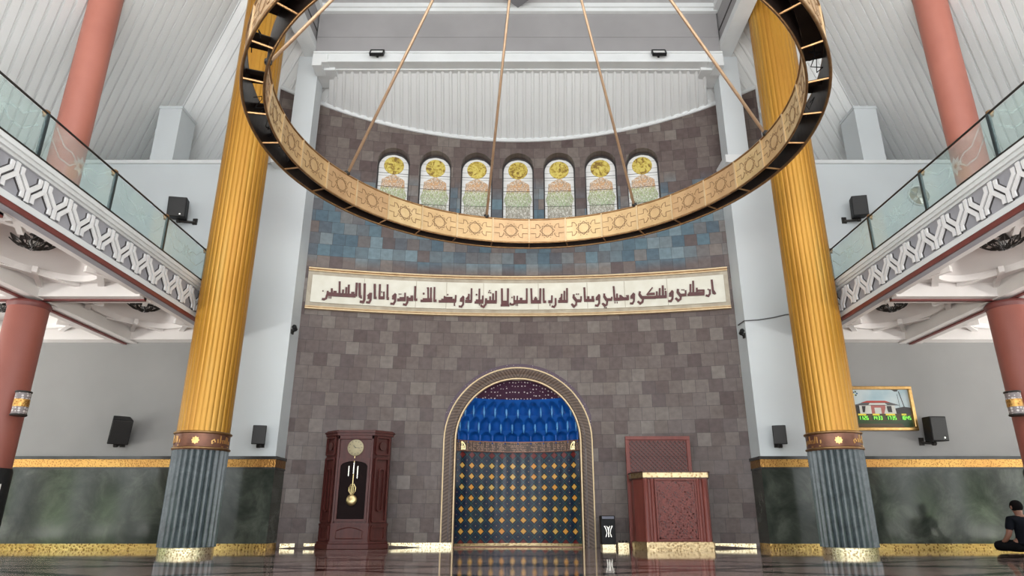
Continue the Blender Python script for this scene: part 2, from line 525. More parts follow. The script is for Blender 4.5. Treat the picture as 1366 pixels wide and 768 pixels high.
M_PEARL = mat_dots('purple_mosaic_pearl_row', (0.06, 0.03, 0.05), (0.5, 0.42, 0.42), 30, 0.4, 0.26)
M_PURPLE = mat_dots('plum_mosaic_white_dots', (0.05, 0.018, 0.04), (0.55, 0.5, 0.5), 16, 0.35, 0.24)
M_FRIEZE = mat_dots('brown_stone_mosaic', (0.06, 0.035, 0.025), (0.26, 0.16, 0.11), 26, 0.5, 0.42)


def mat_hatched():
    m, t, p = nt('brown_ribbed_arch')
    uv = N(t, 'ShaderNodeUVMap')
    sp = N(t, 'ShaderNodeSeparateXYZ'); t.links.new(uv.outputs[0], sp.inputs[0])
    s = math_n(t, 'ABSOLUTE', math_n(t, 'SUBTRACT', math_n(t, 'FRACT', math_n(t, 'ADD', math_n(t, 'MULTIPLY', sp.outputs[0], 15.0), math_n(t, 'MULTIPLY', sp.outputs[1], 9.0))), 0.5))
    t.links.new(ramp(t, s, [(0.1, (0.062, 0.038, 0.027)), (0.4, (0.13, 0.086, 0.062))]), p.inputs['Base Color'])
    p.inputs['Roughness'].default_value = 0.42
    b = N(t, 'ShaderNodeBump'); b.inputs['Strength'].default_value = 0.5; b.inputs['Distance'].default_value = 0.01
    t.links.new(s, b.inputs['Height']); t.links.new(b.outputs[0], p.inputs['Normal'])
    return m


M_HATCH = mat_hatched()
M_ARCHGOLD = mat('pale_gold_bead', (0.54, 0.41, 0.25), (0.46, 0.34, 0.19), 0.4, metal=0.4, scale=10)


def mat_stained():
    """UV: u -1..1 across, v 0..1 up; coloured daylight glass"""
    m, t, p = nt('stained_glass')
    uv = N(t, 'ShaderNodeUVMap')
    sp = N(t, 'ShaderNodeSeparateXYZ'); t.links.new(uv.outputs[0], sp.inputs[0])
    au = math_n(t, 'ABSOLUTE', sp.outputs[0])
    mp = N(t, 'ShaderNodeMapping'); mp.inputs['Scale'].default_value = (14, 34, 1)
    t.links.new(uv.outputs[0], mp.inputs['Vector'])
    vo = N(t, 'ShaderNodeTexVoronoi'); vo.inputs['Scale'].default_value = 1.0
    t.links.new(mp.outputs[0], vo.inputs['Vector'])
    ve = N(t, 'ShaderNodeTexVoronoi'); ve.feature = 'DISTANCE_TO_EDGE'; ve.inputs['Scale'].default_value = 1.0
    t.links.new(mp.outputs[0], ve.inputs['Vector'])
    zone = ramp(t, sp.outputs[1], [(0.0, (0.30, 0.27, 0.23)), (0.22, (0.32, 0.33, 0.24)), (0.27, (0.34, 0.50, 0.24)), (0.46, (0.48, 0.58, 0.22)), (0.50, (0.78, 0.38, 0.13)), (0.66, (0.82, 0.45, 0.17)), (0.72, (0.95, 0.88, 0.7))])
    sc = N(t, 'ShaderNodeSeparateColor'); t.links.new(vo.outputs['Color'], sc.inputs[0])
    cell = mixc(t, math_n(t, 'MULTIPLY', sc.outputs[0], 0.72), zone, (0.95, 0.93, 0.82))
    cell = mixc(t, math_n(t, 'MULTIPLY', math_n(t, 'LESS_THAN', ve.outputs['Distance'], 0.10), 0.6), cell, (0.20, 0.15, 0.10))
    # ornament silhouette: narrow peak at the top, shoulders, wide waist
    hw = ramp(t, sp.outputs[1], [(0.0, (0.84,) * 3), (0.28, (0.84,) * 3), (0.36, (0.97,) * 3), (0.44, (0.82,) * 3), (0.60, (0.76,) * 3), (0.63, (0.55,) * 3), (0.70, (0.0,) * 3)])
    inside = math_n(t, 'LESS_THAN', au, hw)
    border = mixc(t, math_n(t, 'GREATER_THAN', math_n(t, 'FRACT', math_n(t, 'MULTIPLY', sp.outputs[1], 9.0)), 0.93), (0.93, 0.93, 0.90), (0.45, 0.45, 0.42))
    col = mixc(t, inside, border, cell)
    t.links.new(mixc(t, 0.5, col, (0.1, 0.1, 0.1)), p.inputs['Base Color'])
    t.links.new(col, p.inputs['Emission Color'])
    p.inputs['Emission Strength'].default_value = 0.26
    p.inputs['Roughness'].default_value = 0.2
    return m


M_STAIN = mat_stained()


def mat_medal():
    m, t, p = nt('amber_glass_medallion')
    tc = N(t, 'ShaderNodeTexCoord')
    nz = N(t, 'ShaderNodeTexNoise'); nz.inputs['Scale'].default_value = 9; nz.inputs['Detail'].default_value = 3
    nz.inputs['Distortion'].default_value = 1.5
    t.links.new(tc.outputs['Object'], nz.inputs['Vector'])
    c = ramp(t, nz.outputs['Fac'], [(0.38, (0.17, 0.10, 0.02)), (0.47, (0.38, 0.28, 0.045)), (0.62, (0.50, 0.41, 0.10))])
    t.links.new(c, p.inputs['Base Color']); t.links.new(c, p.inputs['Emission Color'])
    p.inputs['Emission Strength'].default_value = 0.3
    p.inputs['Roughness'].default_value = 0.25
    return m


M_MEDAL = mat_medal()


def mat_rail_glass(name, tint, frost):
    m, t, p = nt(name)
    t.nodes.remove(p)
    out = t.nodes['Material Output']
    tr = N(t, 'ShaderNodeBsdfTransparent'); tr.inputs['Color'].default_value = (*tint, 1)
    gl = N(t, 'ShaderNodeBsdfGlossy'); gl.inputs['Roughness'].default_value = 0.03
    df = N(t, 'ShaderNodeBsdfDiffuse'); df.inputs['Color'].default_value = (0.62, 0.74, 0.72, 1)
    fr = N(t, 'ShaderNodeFresnel'); fr.inputs['IOR'].default_value = 1.25
    m1 = N(t, 'ShaderNodeMixShader'); t.links.new(math_n(t, 'MINIMUM', fr.outputs[0], 0.10), m1.inputs[0])
    t.links.new(tr.outputs[0], m1.inputs[1]); t.links.new(gl.outputs[0], m1.inputs[2])
    m2 = N(t, 'ShaderNodeMixShader'); m2.inputs[0].default_value = frost
    t.links.new(m1.outputs[0], m2.inputs[1]); t.links.new(df.outputs[0], m2.inputs[2])
    t.links.new(m2.outputs[0], out.inputs['Surface'])
    return m


M_GLASS = mat_rail_glass('railing_glass', (0.90, 0.955, 0.945), 0.10)
M_ETCH = mat_rail_glass('etched_glass', (0.92, 0.96, 0.95), 0.26)
M_HEDGE = mat('garden_foliage', (0.05, 0.10, 0.025), (0.015, 0.035, 0.008), 0.8, scale=1.2, detail=8)
M_PAVE = mat('garden_paving', (0.32, 0.33, 0.33), None, 0.8)
M_CAB = mat('grey_cable', (0.12, 0.12, 0.12), None, 0.6)

# ================================================================== SETTING
R_AP = 17.1
YC = 13.75 - R_AP
DW = 12.64          # front face of the white wall


def apse(u, z, h=0.0):
    a = u / R_AP
    return ((R_AP - h) * sin(a), YC + (R_AP - h) * cos(a), z)


HB = 0.93
def roof_back(y): return 8.92 + 0.968 * (13.8 - y)
def hip_x(y): return 7.78 - (13.22 - y) / HB
def roof_side(ax): return 9.47 - 0.9 * (ax - 7.78)


struct('floor', MB().box(-15, 15, -10, 15, -0.2, 0.0), M_FLOOR)

# white wall beside the apse, left and right
for s, nm in ((-1, 'left'), (1, 'right')):
    a, b = sorted((s * 14.0, s * 4.47))
    w = MB().box(a, b, DW, 13.3, 0, 7.70)
    struct('wall_front_' + nm, w, M_WHITE)
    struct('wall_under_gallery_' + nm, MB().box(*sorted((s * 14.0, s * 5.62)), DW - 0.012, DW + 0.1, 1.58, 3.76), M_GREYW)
    a2, b2 = sorted((s * 14.0, s * 4.43))
    c = MB().box(a2, b2, DW - 0.04, 13.3, 7.70, 7.78)
    a3, b3 = sorted((s * 5.2, s * 4.36))
    c.box(a3, b3, DW - 0.30, 13.0, 7.58, 7.76)
    struct('trim_ledge_' + nm, c, M_TRIM)
    d = MB().box(*sorted((s * 14.0, s * 4.455)), DW - 0.015, 13.2, 0.10, 1.41)
    struct('wall_dado_' + nm, d, M_DADO)
    g = MB().box(*sorted((s * 14.0, s * 4.445)), DW - 0.025, 13.2, 1.41, 1.55)
    struct('trim_gilt_' + nm, g, M_GSTRIP)
    k = MB().box(*sorted((s * 14.0, s * 4.43)), DW - 0.04, 13.2, 1.55, 1.605)
    k.box(*sorted((s * 14.0, s * 4.44)), DW - 0.03, 13.2, 1.375, 1.41)
    struct('trim_cap_' + nm, k, M_DCAP)
    e = MB().box(*sorted((s * 14.0, s * 4.44)), DW - 0.03, 13.1, 0.0, 0.10)
    struct('baseboard_' + nm, e, M_GBASE)
    # square piers that carry the tower beams
    x0, x1 = sorted((s * 4.87, s * 4.42))
    struct('wall_pier_' + nm, MB().box(x0, x1, 12.35, 12.75, 7.76, 10.24), M_WHITE)
    x0, x1 = sorted((s * 7.93, s * 7.44))
    p = MB().box(x0, x1, 12.66, 13.3, 7.78, 9.10)
    p.box(x0 - 0.015, x1 + 0.015, 12.645, 13.32, 9.10, 9.16)
    struct('wall_post_' + nm, p, M_WHITE)

# ---- apse wall of slate tiles with openings
WIN_U = [-2.86, -1.91, -0.955, 0.0, 0.955, 1.91, 2.86]
WZ0, WZ1, WHW = 6.90, 8.62, 0.365
NHW, NSP = 1.27, 2.0


def arch_loop(u0, hw, z0, zs, n=14):
    pts = [(u0 - hw, z0), (u0 + hw, z0)]
    for i in range(n + 1):
        a = pi * i / n
        pts.append((u0 + hw * cos(a), zs + hw * sin(a)))
    return pts


def build_apse():
    loops = [arch_loop(u, WHW, WZ0, WZ1 - WHW) for u in WIN_U] + [arch_loop(0, NHW, -0.0, NSP, 24)]
    verts, edges = [], []
    U = 5.5
    nb = 44
    top = []
    for i in range(nb + 1):
        u = -U + 2 * U * i / nb
        x, y, _ = apse(u, 0)
        top.append((u, roof_back(y) + 0.06))
    outer = [(-U, -0.05), (U, -0.05)] + top[::-1]
    def addloop(lp):
        n = len(verts)
        verts.extend(Vector(p) for p in lp)
        edges.extend((n + i, n + (i + 1) % len(lp)) for i in range(len(lp)))
    addloop(outer)
    for lp in loops: addloop([(p[0], max(p[1], 0.001)) for p in lp])
    def inhole(p, grow=0.0):
        for u in WIN_U:
            dx = abs(p[0] - u)
            if dx < WHW + grow and WZ0 - grow < p[1] < WZ1 - WHW: return True
            if hypot(dx, p[1] - (WZ1 - WHW)) < WHW + grow and p[1] >= WZ1 - WHW: return True
        if abs(p[0]) < NHW + grow and p[1] < NSP: return True
        if hypot(p[0], p[1] - NSP) < NHW + grow and p[1] >= NSP: return True
        return False
    for i in range(1, 44):
        for j in range(0, 24):
            p = (-U + 2 * U * i / 44 + 0.003, 0.1 + j * 0.4)
            x, y, _ = apse(p[0], 0)
            if p[1] < roof_back(y) - 0.1 and not inhole(p, 0.04): verts.append(Vector(p))
    vo, eo, fo, *_ = delaunay_2d_cdt(verts, edges, [], 0, 1e-5)
    m = MB()
    fs = []
    for f in fo:
        c = sum((Vector(vo[i]) for i in f), Vector((0, 0))) / len(f)
        x, y, _ = apse(c[0], 0)
        if inhole(c) or c[1] > roof_back(y) + 0.06 or c[1] < -0.04: continue
        fs.append(tuple(f))
    m.add([apse(v[0], v[1]) for v in vo], fs)
    nfront = len(m.f)
    uvd = lambda v: (R_AP * atan2(v[0], v[1] - YC), v[2])
    # reveals of the window openings
    for u in WIN_U:
        lp = arch_loop(u, WHW, WZ0, WZ1 - WHW)
        n = len(lp)
        m.add([apse(p[0], p[1], 0) for p in lp] + [apse(p[0], p[1], -0.34) for p in lp],
              [(i, (i + 1) % n, n + (i + 1) % n, n + i) for i in range(n)])
    o = struct('wall_apse', m, M_SLATE, uvf=uvd, recalc=False)
    return o


build_apse()

# white cornice where the slate meets the roof
c = MB()
def cor(uu, vv):
    u = -5.5 + 11.0 * uu
    a = [(0.0, -0.035), (0.03, -0.03), (0.05, 0.0), (0.05, 0.05), (0.0, 0.07)]
    i = min(int(vv * 4 + 0.5), 4)
    x, y, _ = apse(u, 0)
    return apse(u, roof_back(y) + a[i][1] - 0.02, a[i][0])
c.grid(cor, 44, 4)
struct('trim_apse_cornice', c, M_TRIM)

# gilt base strip of the apse
b = MB()
def base_strip(u0, u1, h=0.085, d=0.05):
    n = max(2, int((u1 - u0) / 0.3))
    pr = [(0, 0.0), (d, 0.0), (d, h), (0, h)]
    for k in range(3):
        b.grid(lambda uu, vv, k=k: apse(u0 + (u1 - u0) * uu, pr[k][1] + (pr[k + 1][1] - pr[k][1]) * vv, pr[k][0] + (pr[k + 1][0] - pr[k][0]) * vv), n, 1)
    for uu in (u0, u1):
        b.add([apse(uu, p[1], p[0]) for p in pr], [(0, 1, 2, 3)])
base_strip(-4.44, -4.18); base_strip(-4.02, -3.75); base_strip(-2.55, -1.27); base_strip(1.85, 2.12); base_strip(3.3, 4.44)
struct('baseboard_apse', b, M_SBASE)

# ---- stained windows
for i, u0 in enumerate(WIN_U):
    g = MB()
    hw = 0.335; z0, z1 = 6.93, 8.575; zs = z1 - hw
    def gl(uu, vv):
        z = z0 + (z1 - z0) * vv
        w = hw if z < zs else sqrt(max(0.0, hw * hw - (z - zs) ** 2)) + 0.002
        return apse(u0 + (2 * uu - 1) * w, z, -0.24)
    g.grid(gl, 6, 40)
    uvf = lambda v, u0=u0: ((R_AP * atan2(v[0], v[1] - YC) - u0) / hw, (v[2] - z0) / (z1 - z0))
    win = struct('window_%d' % (i + 1), g, M_STAIN, uvf=uvf)
    med = MB()
    n = 28
    def med_ring(r, h): return [apse(u0 + r * cos(2 * pi * k / n), 8.285 + r * sin(2 * pi * k / n), h) for k in range(n)]
    med.add(med_ring(0.225, -0.225), [tuple(range(n))])
    med.add(med_ring(0.225, -0.225) + med_ring(0.228, -0.24), [(k, (k + 1) % n, n + (k + 1) % n, n + k) for k in range(n)])
    med.build('medallion', M_MEDAL, win)
    ld = MB()
    for v in (0.06, 0.25, 0.49, 0.70):
        z = z0 + (z1 - z0) * v
        ld.add([apse(u0 - hw, z - 0.006, -0.235), apse(u0 + hw, z - 0.006, -0.235), apse(u0 + hw, z + 0.006, -0.235), apse(u0 - hw, z + 0.006, -0.235)], [(0, 1, 2, 3)])
    lp = arch_loop(u0, hw, z0, zs); l2 = arch_loop(u0, WHW + 0.005, z0 - 0.035, WZ1 - WHW)
    n = len(lp)
    ld.add([apse(p[0], p[1], -0.23) for p in lp] + [apse(p[0], p[1], -0.23) for p in l2], [(k, (k + 1) % n, n + (k + 1) % n, n + k) for k in range(n)])
    ld.build('window_frame', M_LEAD, win)

# ---- roof of corrugated sheet
def rib_profile(n, pitch, rib, dep):
    """positions across and depth (toward the room)"""
    out = []
    for i in range(n):
        p = i * pitch
        out += [(p, 0), (p + pitch - rib, 0), (p + pitch - rib * 0.72, -dep), (p + pitch - rib * 0.28, -dep)]
    out.append((n * pitch, 0))
    return out

# over the apse the sheets fan from the straight beam down to the curved wall
m = MB()
prof = rib_profile(46, 0.193, 0.085, 0.035)
vs = []
for p, d in prof:
    u = -4.44 + p
    x, y, _ = apse(u, 0)
    for t in range(5):
        f = t / 4
        vs.append((u * 0.93 * (1 - f) + x * f, 12.27 * (1 - f) + (y + 0.03) * f + d * 0.7, 9.80 * (1 - f) + roof_back(y) * f + d * 0.7))
m.add(vs, [(5 * i + t, 5 * i + t + 1, 5 * i + 6 + t, 5 * i + 5 + t) for i in range(len(prof) - 1) for t in range(4)])
struct('ceiling_apse', m, M_ROOF)
for s, nm in ((-1, 'left'), (1, 'right')):
    CH = 13.22 - HB * 7.78
    # side slope; its ribs run parallel to the hip
    m = MB()
    prof = rib_profile(74, 0.235, 0.062, -0.05)
    vs = []
    for p, d in prof:
        c = CH - p
        for ax in (13.8, 4.75):
            vs.append((s * ax, c + HB * ax, roof_side(ax) + d))
    m.add(vs, [(2 * i, 2 * i + 1, 2 * i + 3, 2 * i + 2) for i in range(len(prof) - 1)])
    struct('ceiling_%s_slope' % nm, m, M_ROOF)
    # back slope between hip and pier
    m = MB()
    prof = rib_profile(34, 0.235, 0.085, 0.03)
    vs = []
    for p, d in prof:
        c = CH + p
        xb = min(10.8, (16.2 - c) / HB)
        xt = max(3.7, min(4.46, (12.5 - c) / HB))
        if xb < 4.5: break
        for ax in (xb, xt):
            y = c + HB * ax
            vs.append((s * ax, y, roof_back(y) + d))
    k = len(vs) // 2
    m.add(vs, [(2 * i, 2 * i + 1, 2 * i + 3, 2 * i + 2) for i in range(k - 1)])
    struct('ceiling_back_slope_' + nm, m, M_ROOF)
    h = MB()
    h.tube([(s * hip_x(y), y, roof_back(y) - 0.012) for y in (14.6, 12.5, 10.5)], 0.022, 4)
    struct('trim_hip_' + nm, h, M_TRIM)

# tower: beams and flat ceiling
t = MB()
t.box(-4.42, 4.42, 12.06, 12.45, 10.05, 11.34)
t.box(-4.42, 4.42, 12.05, 12.06, 10.52, 10.54)
struct('ceiling_beam_front', t, M_GREYP)
t = MB()
t.box(-4.43, 4.43, 11.98, 12.36, 9.86, 10.06)
t.box(-4.42, 4.42, 11.955, 12.34, 10.03, 10.075)
t.box(-4.42, 4.42, 11.955, 12.34, 9.80, 9.86)
t.box(-4.42, 4.42, 12.20, 12.45, 9.775, 9.81)
struct('trim_beam_front', t, M_TRIM)
t = MB()
t.box(-4.42, 4.42, 11.97, 12.06, 11.16, 11.34)
t.box(-4.42, 4.42, 11.92, 12.06, 11.24, 11.34)
struct('trim_ceiling_cove', t, M_TRIM)
t = MB().box(-4.42, 4.42, 2.6, 12.06, 11.34, 11.42)
struct('ceiling_tower', t, M_CEILP)
d = MB()
d.prism([(0, -1.5), (1.5, 0), (0, 1.5), (-1.5, 0)], 11.20, 11.34, M=Matrix.Translation((0, 10.42, 0)))
struct('ceiling_diamond', d, M_DIAM)
for s, nm in ((-1, 'left'), (1, 'right')):
    t = MB()
    t.box(*sorted((s * 4.42, s * 4.75)), 3.0, 12.75, 10.24, 10.42, 0)
    t.box(*sorted((s * 4.45, s * 4.74)), 3.0, 12.7, 10.42, 12.0, 1)
    t.box(*sorted((s * 4.34, s * 4.45)), 3.0, 12.06, 11.18, 11.34, 0)
    t.box(*sorted((s * 4.435, s * 4.45)), 3.0, 12.06, 10.70, 10.73, 2)
    struct('ceiling_beam_' + nm, t, [M_TRIM, M_GREYP, M_LEAD])
    k = MB()
    k.box(*sorted((s * 4.42, s * 4.1)), 11.945, 12.30, 9.785, 9.98)
    k.box(*sorted((s * 4.42, s * 4.22)), 11.94, 12.32, 9.70, 9.81)
    k.box(*sorted((s * 4.44, s * 3.98)), 12.15, 12.8, 9.735, 9.87)
    struct('trim_corbel_' + nm, k, M_TRIM)

# unseen attic slabs and back wall, added to block sky light from behind
for s, nm in ((-1, 'left'), (1, 'right')):
    struct('ceiling_light_block_' + nm, MB().box(*sorted((s * 14.0, s * 4.47)), 13.3, 16.6, 7.5, 7.7), M_TRIM)
struct('wall_light_block', MB().box(-14, 14, 16.6, 16.8, 0, 10.5), M_WHITE)

# ---- rear of the hall and garden, seen only in reflections
w = MB()
x = -14.0
while x < 14:
    w.box(x, x + 2.6, -9.3, -8.9, 0, 4.2)
    x += 4.22
w.box(-14, 14, -9.3, -8.9, 4.2, 5.0)
struct('wall_rear', w, M_WHITE)
for s, nm in ((-1, 'left'), (1, 'right')):
    w = MB()
    y = -8.6
    while y < 13:
        w.box(*sorted((s * 13.8, s * 14.2)), y, y + 0.8, 0, 3.9)
        y += 2.7
    w.box(*sorted((s * 13.8, s * 14.2)), -8.9, 13.0, 3.7, 4.4)
    struct('wall_' + nm, w, M_WHITE)
h = MB()
rnd = random.Random(3)
def bush(cx, cy, cz, r):
    n = len(h.v)
    vs, fs = [], []
    for j in range(7):
        for i in range(10):
            a = 2 * pi * i / 10; e = -pi / 2 + pi * j / 6
            rr = r * (0.8 + 0.4 * rnd.random())
            vs.append((cx + rr * cos(a) * cos(e), cy + rr * sin(a) * cos(e), max(-0.2, cz + rr * sin(e))))
    for j in range(6):
        for i in range(10):
            fs.append((j * 10 + i, j * 10 + (i + 1) % 10, (j + 1) * 10 + (i + 1) % 10, (j + 1) * 10 + i))
    h.add(vs, fs)
for s in (-1, 1):
    y = -12
    while y < 14:
        bush(s * (19 + rnd.random() * 1.5), y, 0.6 + rnd.random(), 1.1 + rnd.random() * 0.9)
        y += 1.9
x = -18
while x < 18:
    bush(x, -14 - rnd.random() * 2, 0.6 + rnd.random() * 0.8, 1.1 + rnd.random() * 0.8)
    x += 2.1
prop(h.build('garden_hedge', M_HEDGE), 'green garden shrubs beyond the open arcades', 'hedge', kind='stuff')

# ================================================================== GALLERIES
XF = 5.65           # inner face of the gallery
YB, YE = 2.6, 12.63


def gallery(s, label, side_phrase):
    root = thing('balcony', (s * 7.6, 7.6, 3.7), label, 'balcony', 'upper galleries')
    bx = lambda m, x0, x1, y0, y1, z0, z1, mi=0: m.box(*sorted((s * x0, s * x1)), y0, y1, z0, z1, mi)
    # fascia
    f = MB()
    bx(f, XF + 0.03, XF + 0.14, YB, YE, 3.78, 4.40)
    f.build('fascia_panel', M_SLAB, root)
    f = MB()
    bx(f, XF - 0.01, XF + 0.16, YB, YE, 3.845, 3.905); bx(f, XF + 0.01, XF + 0.16, YB, YE, 3.90, 3.935)
    bx(f, XF + 0.005, XF + 0.16, YB, YE, 4.345, 4.385); bx(f, XF - 0.03, XF + 0.16, YB, YE, 4.38, 4.44)
    bx(f, XF - 0.055, XF + 0.2, YB, YE, 4.43, 4.49)
    f.build('moulding', M_TRIM, root)
    f = MB()
    bx(f, XF - 0.002, XF + 0.045, YB, YE, 3.785, 3.848)
    f.build('red_edge', M_RED, root)
    f = MB(); bx(f, XF - 0.06, XF + 0.08, YB, YE, 4.49, 4.512)
    f.build('dark_coping', M_BLACKM, root)
    f = MB(); bx(f, XF + 0.14, 11.2, YB, YE, 4.30, 4.49); bx(f, 11.2, 13.75, 4.0, YE, 4.30, 4.49)  # outer strip is unseen, added to block the uplight from outside
    f.build('floor_slab', M_COFFER, root)
    # interlaced relief: upright and inverted Y shapes
    P = 0.468
    zb, zt = 3.945, 4.325
    H = zt - zb
    st = []
    y = YB + 0.1
    w = 0.056
    g = w + 0.030
    while y < YE - 0.15:
        y2 = y + P / 2
        # upright Y on y, inverted Y on y2
        st.append(([(y, zb), (y, zb + 0.40 * H)], w))
        st.append(([(y2, zt), (y2, zt - 0.40 * H)], w))
        for d in (-1, 1):
            st.append(([(y, zb + 0.355 * H), (y + d * (P / 2 - g), zb + 0.735 * H), (y + d * (P / 2 - g), zt - 0.02)], w * 0.95))
            st.append(([(y2, zt - 0.355 * H), (y2 + d * (P / 2 - g), zb + 0.265 * H), (y2 + d * (P / 2 - g), zb + 0.02)], w * 0.95))
        y += P
    mp = lambda u, v, h: (s * (XF + 0.03 - h), u, v)
    r = MB()
    r.strokes([(p, ww + 0.020) for p, ww in st], mp, 0.014, 1)  # dark outline strips put in for shadow along the relief edges
    r.strokes(st, mp, 0.034, 0)
    r.build('lattice_relief', [M_RELIEF, M_LEAD], root, kind='thing')
    # beams under the gallery
    bm = MB()
    bx(bm, XF + 0.04, XF + 0.26, YB, YE, 3.795, 4.32)
    bx(bm, 7.42, 7.86, YB, YE, 3.74, 4.32)
    for yc in (3.7, 6.86, 9.95):
        bx(bm, XF + 0.2, 11.2, yc - 0.17, yc + 0.17, 3.76, 4.32)
    bx(bm, XF + 0.2, 11.2, 12.38, YE, 3.76, 4.32)
    bm.build('ceiling_beam', M_COFFER, root)
    rd = MB()
    bx(rd, 7.61, 7.67, YB, YE - 0.01, 3.715, 3.775)
    for yc in (3.7, 6.86, 9.95):
        bx(rd, XF + 0.2, 11.2, yc - 0.035, yc + 0.035, 3.735, 3.79)
    rd.build('red_beam_edge', M_RED, root)
    # coffered bays with shallow oval domes
    for (x0, x1) in ((XF + 0.24, 7.42), (7.86, 10.3)):
        for (y0, y1) in ((3.87, 6.69), (7.03, 9.78), (10.12, 12.38)):
            if x0 > 7 and y0 < 7: continue
            c = MB()
            cx, cy = (x0 + x1) / 2, (y0 + y1) / 2
            rx, ry = (x1 - x0) / 2 * 0.93, (y1 - y0) / 2 * 0.90
            n = 48
            z = 3.98
            rings = []
            for j in range(9):
                ring = []
                for i in range(n):
                    a = 2 * pi * i / n
                    ca, sa = cos(a), sin(a)
                    k = 1 / max(abs(ca), abs(sa))
                    if j == 0: q = (cx + ca * k * (x1 - x0) / 2, cy + sa * k * (y1 - y0) / 2, z)
                    elif j == 1: q = (cx + rx * 1.03 * ca, cy + ry * 1.03 * sa, z)
                    elif j == 2: q = (cx + rx * 1.0 * ca, cy + ry * 1.0 * sa, z - 0.05)
                    elif j == 3: q = (cx + rx * 0.95 * ca, cy + ry * 0.95 * sa, z - 0.05)
                    else:
                        t = (j - 4) / 4 * 0.97
                        rr = 0.93 * (1 - t)
                        q = (cx + rx * rr * ca, cy + ry * rr * sa, z + 0.27 * sqrt(1 - (1 - t) ** 2 * 0.98))
                    ring.append((s * q[0], q[1], q[2]))
                rings.append(ring)
            vs = [v for r_ in rings for v in r_]
            fs = [(j * n + i, j * n + (i + 1) % n, (j + 1) * n + (i + 1) % n, (j + 1) * n + i) for j in range(8) for i in range(n)]
            fs.append(tuple(8 * n + i for i in range(n)))
            c.add(vs, fs)
            # flat diagonal bars across the corners
            for sx in (-1, 1):
                for sy in (-1, 1):
                    ax, ay = cx + sx * (x1 - x0) / 2, cy + sy * (y1 - y0) * 0.12
                    bx_, by_ = cx + sx * (x1 - x0) * 0.12, cy + sy * (y1 - y0) / 2
                    p0 = Vector((s * ax, ay, 0)); p1 = Vector((s * bx_, by_, 0))
                    d = (p1 - p0); l = d.length; d.normalize()
                    nrm = Vector((-d.y, d.x, 0)) * 0.045
                    poly = [p0 - nrm, p1 - nrm, p1 + nrm, p0 + nrm]
                    if (poly[1] - poly[0]).cross(poly[2] - poly[1]).z < 0: poly = poly[::-1]
                    c.prism([(q.x, q.y) for q in poly], 3.915, 3.985)
                    # short rib from the bar to the corner
                    mid = (p0 + p1) / 2; cn = Vector((s * (cx + sx * (x1 - x0) / 2), cy + sy * (y1 - y0) / 2, 0))
                    d2 = (cn - mid).normalized(); n2 = Vector((-d2.y, d2.x, 0)) * 0.035
                    st_ = mid - d2 * 0.22
                    poly = [st_ - n2, cn - n2, cn + n2, st_ + n2]
                    if (poly[1] - poly[0]).cross(poly[2] - poly[1]).z < 0: poly = poly[::-1]
                    c.prism([(q.x, q.y) for q in poly], 3.90, 3.985)
            c.build('coffer', M_COFFER, root, auto=radians(40))
    # glass railing: a thing of its own
    rail = thing('glass_railing', (s * (XF + 0.08), 7.6, 4.512), 'etched glass railing with dark posts on the gallery ' + side_phrase, 'railing', 'glass railings')
    ys = [4.07, 5.50, 6.97, 8.43, 9.90, 11.36, 12.55]
    XG = XF + 0.06
    for i, y in enumerate(ys):
        po = MB()
        po.box(*sorted((s * (XG - 0.018), s * (XG + 0.018))), y - 0.022, y + 0.022, 4.512, 5.15)
        po.box(*sorted((s * (XG - 0.04), s * (XG + 0.04))), y - 0.045, y + 0.045, 4.512, 4.525)
        o = po.build('post', M_STEELD, rail)
        cp = MB().lathe([(0.0, 0), (0.035, 0.0), (0.03, 0.02), (0.045, 0.045), (0.045, 0.07), (0.02, 0.09), (0, 0.092)], (s * (XG + 0.03), y, 5.12), 10)
        cp.build('post_cap', M_BRONZE, o, smooth=True)
    hr = MB().tube([(s * XG, YB, 5.16), (s * XG, YE - 0.02, 5.16)], 0.014, 8)
    hr.build('handrail', M_BLACKM, rail, smooth=True)
    for i in range(len(ys) - 1):
        y0, y1 = ys[i] + 0.025, ys[i + 1] - 0.025
        gp = MB().box(*sorted((s * (XG - 0.005), s * (XG + 0.005))), y0, y1, 4.53, 5.13)
        go = gp.build('glass_panel', M_GLASS, rail)
        # etched stems with a flower in the middle of the panel
        yc = (y0 + y1) / 2
        e = MB()
        k = []
        for d in (-1, 1):
            k.append(([(yc + d * 0.10, 4.83), (yc + d * 0.20, 4.75), (yc + d * 0.40, 4.75), (yc + d * 0.62, 4.93)], 0.022))
            k.append(([(yc + d * 0.10, 4.87), (yc + d * 0.20, 4.93), (yc + d * 0.36, 4.93), (yc + d * 0.55, 5.08)], 0.022))
        e.strokes(k, lambda u, v, h: (s * (XG - 0.0055 - h), u, v), 0.002)
        for q in range(8):
            a = 2 * pi * q / 8
            pet = [(0.02, 0), (0.07, 0.035), (0.15, 0.0), (0.07, -0.035)]
            e.add([(s * (XG - 0.0065), yc + p[0] * cos(a) - p[1] * sin(a), 4.85 + p[0] * sin(a) + p[1] * cos(a)) for p in pet], [(0, 1, 2, 3)])
        e.build('etched_motif', M_ETCH, go)
    return root


gallery(-1, 'pale upper gallery with interlaced Y-pattern front, on the side of the tall clock', 'on the side of the tall clock')
gallery(1, 'pale upper gallery with interlaced Y-pattern front, on the side of the carved pulpit', 'on the side of the carved pulpit')


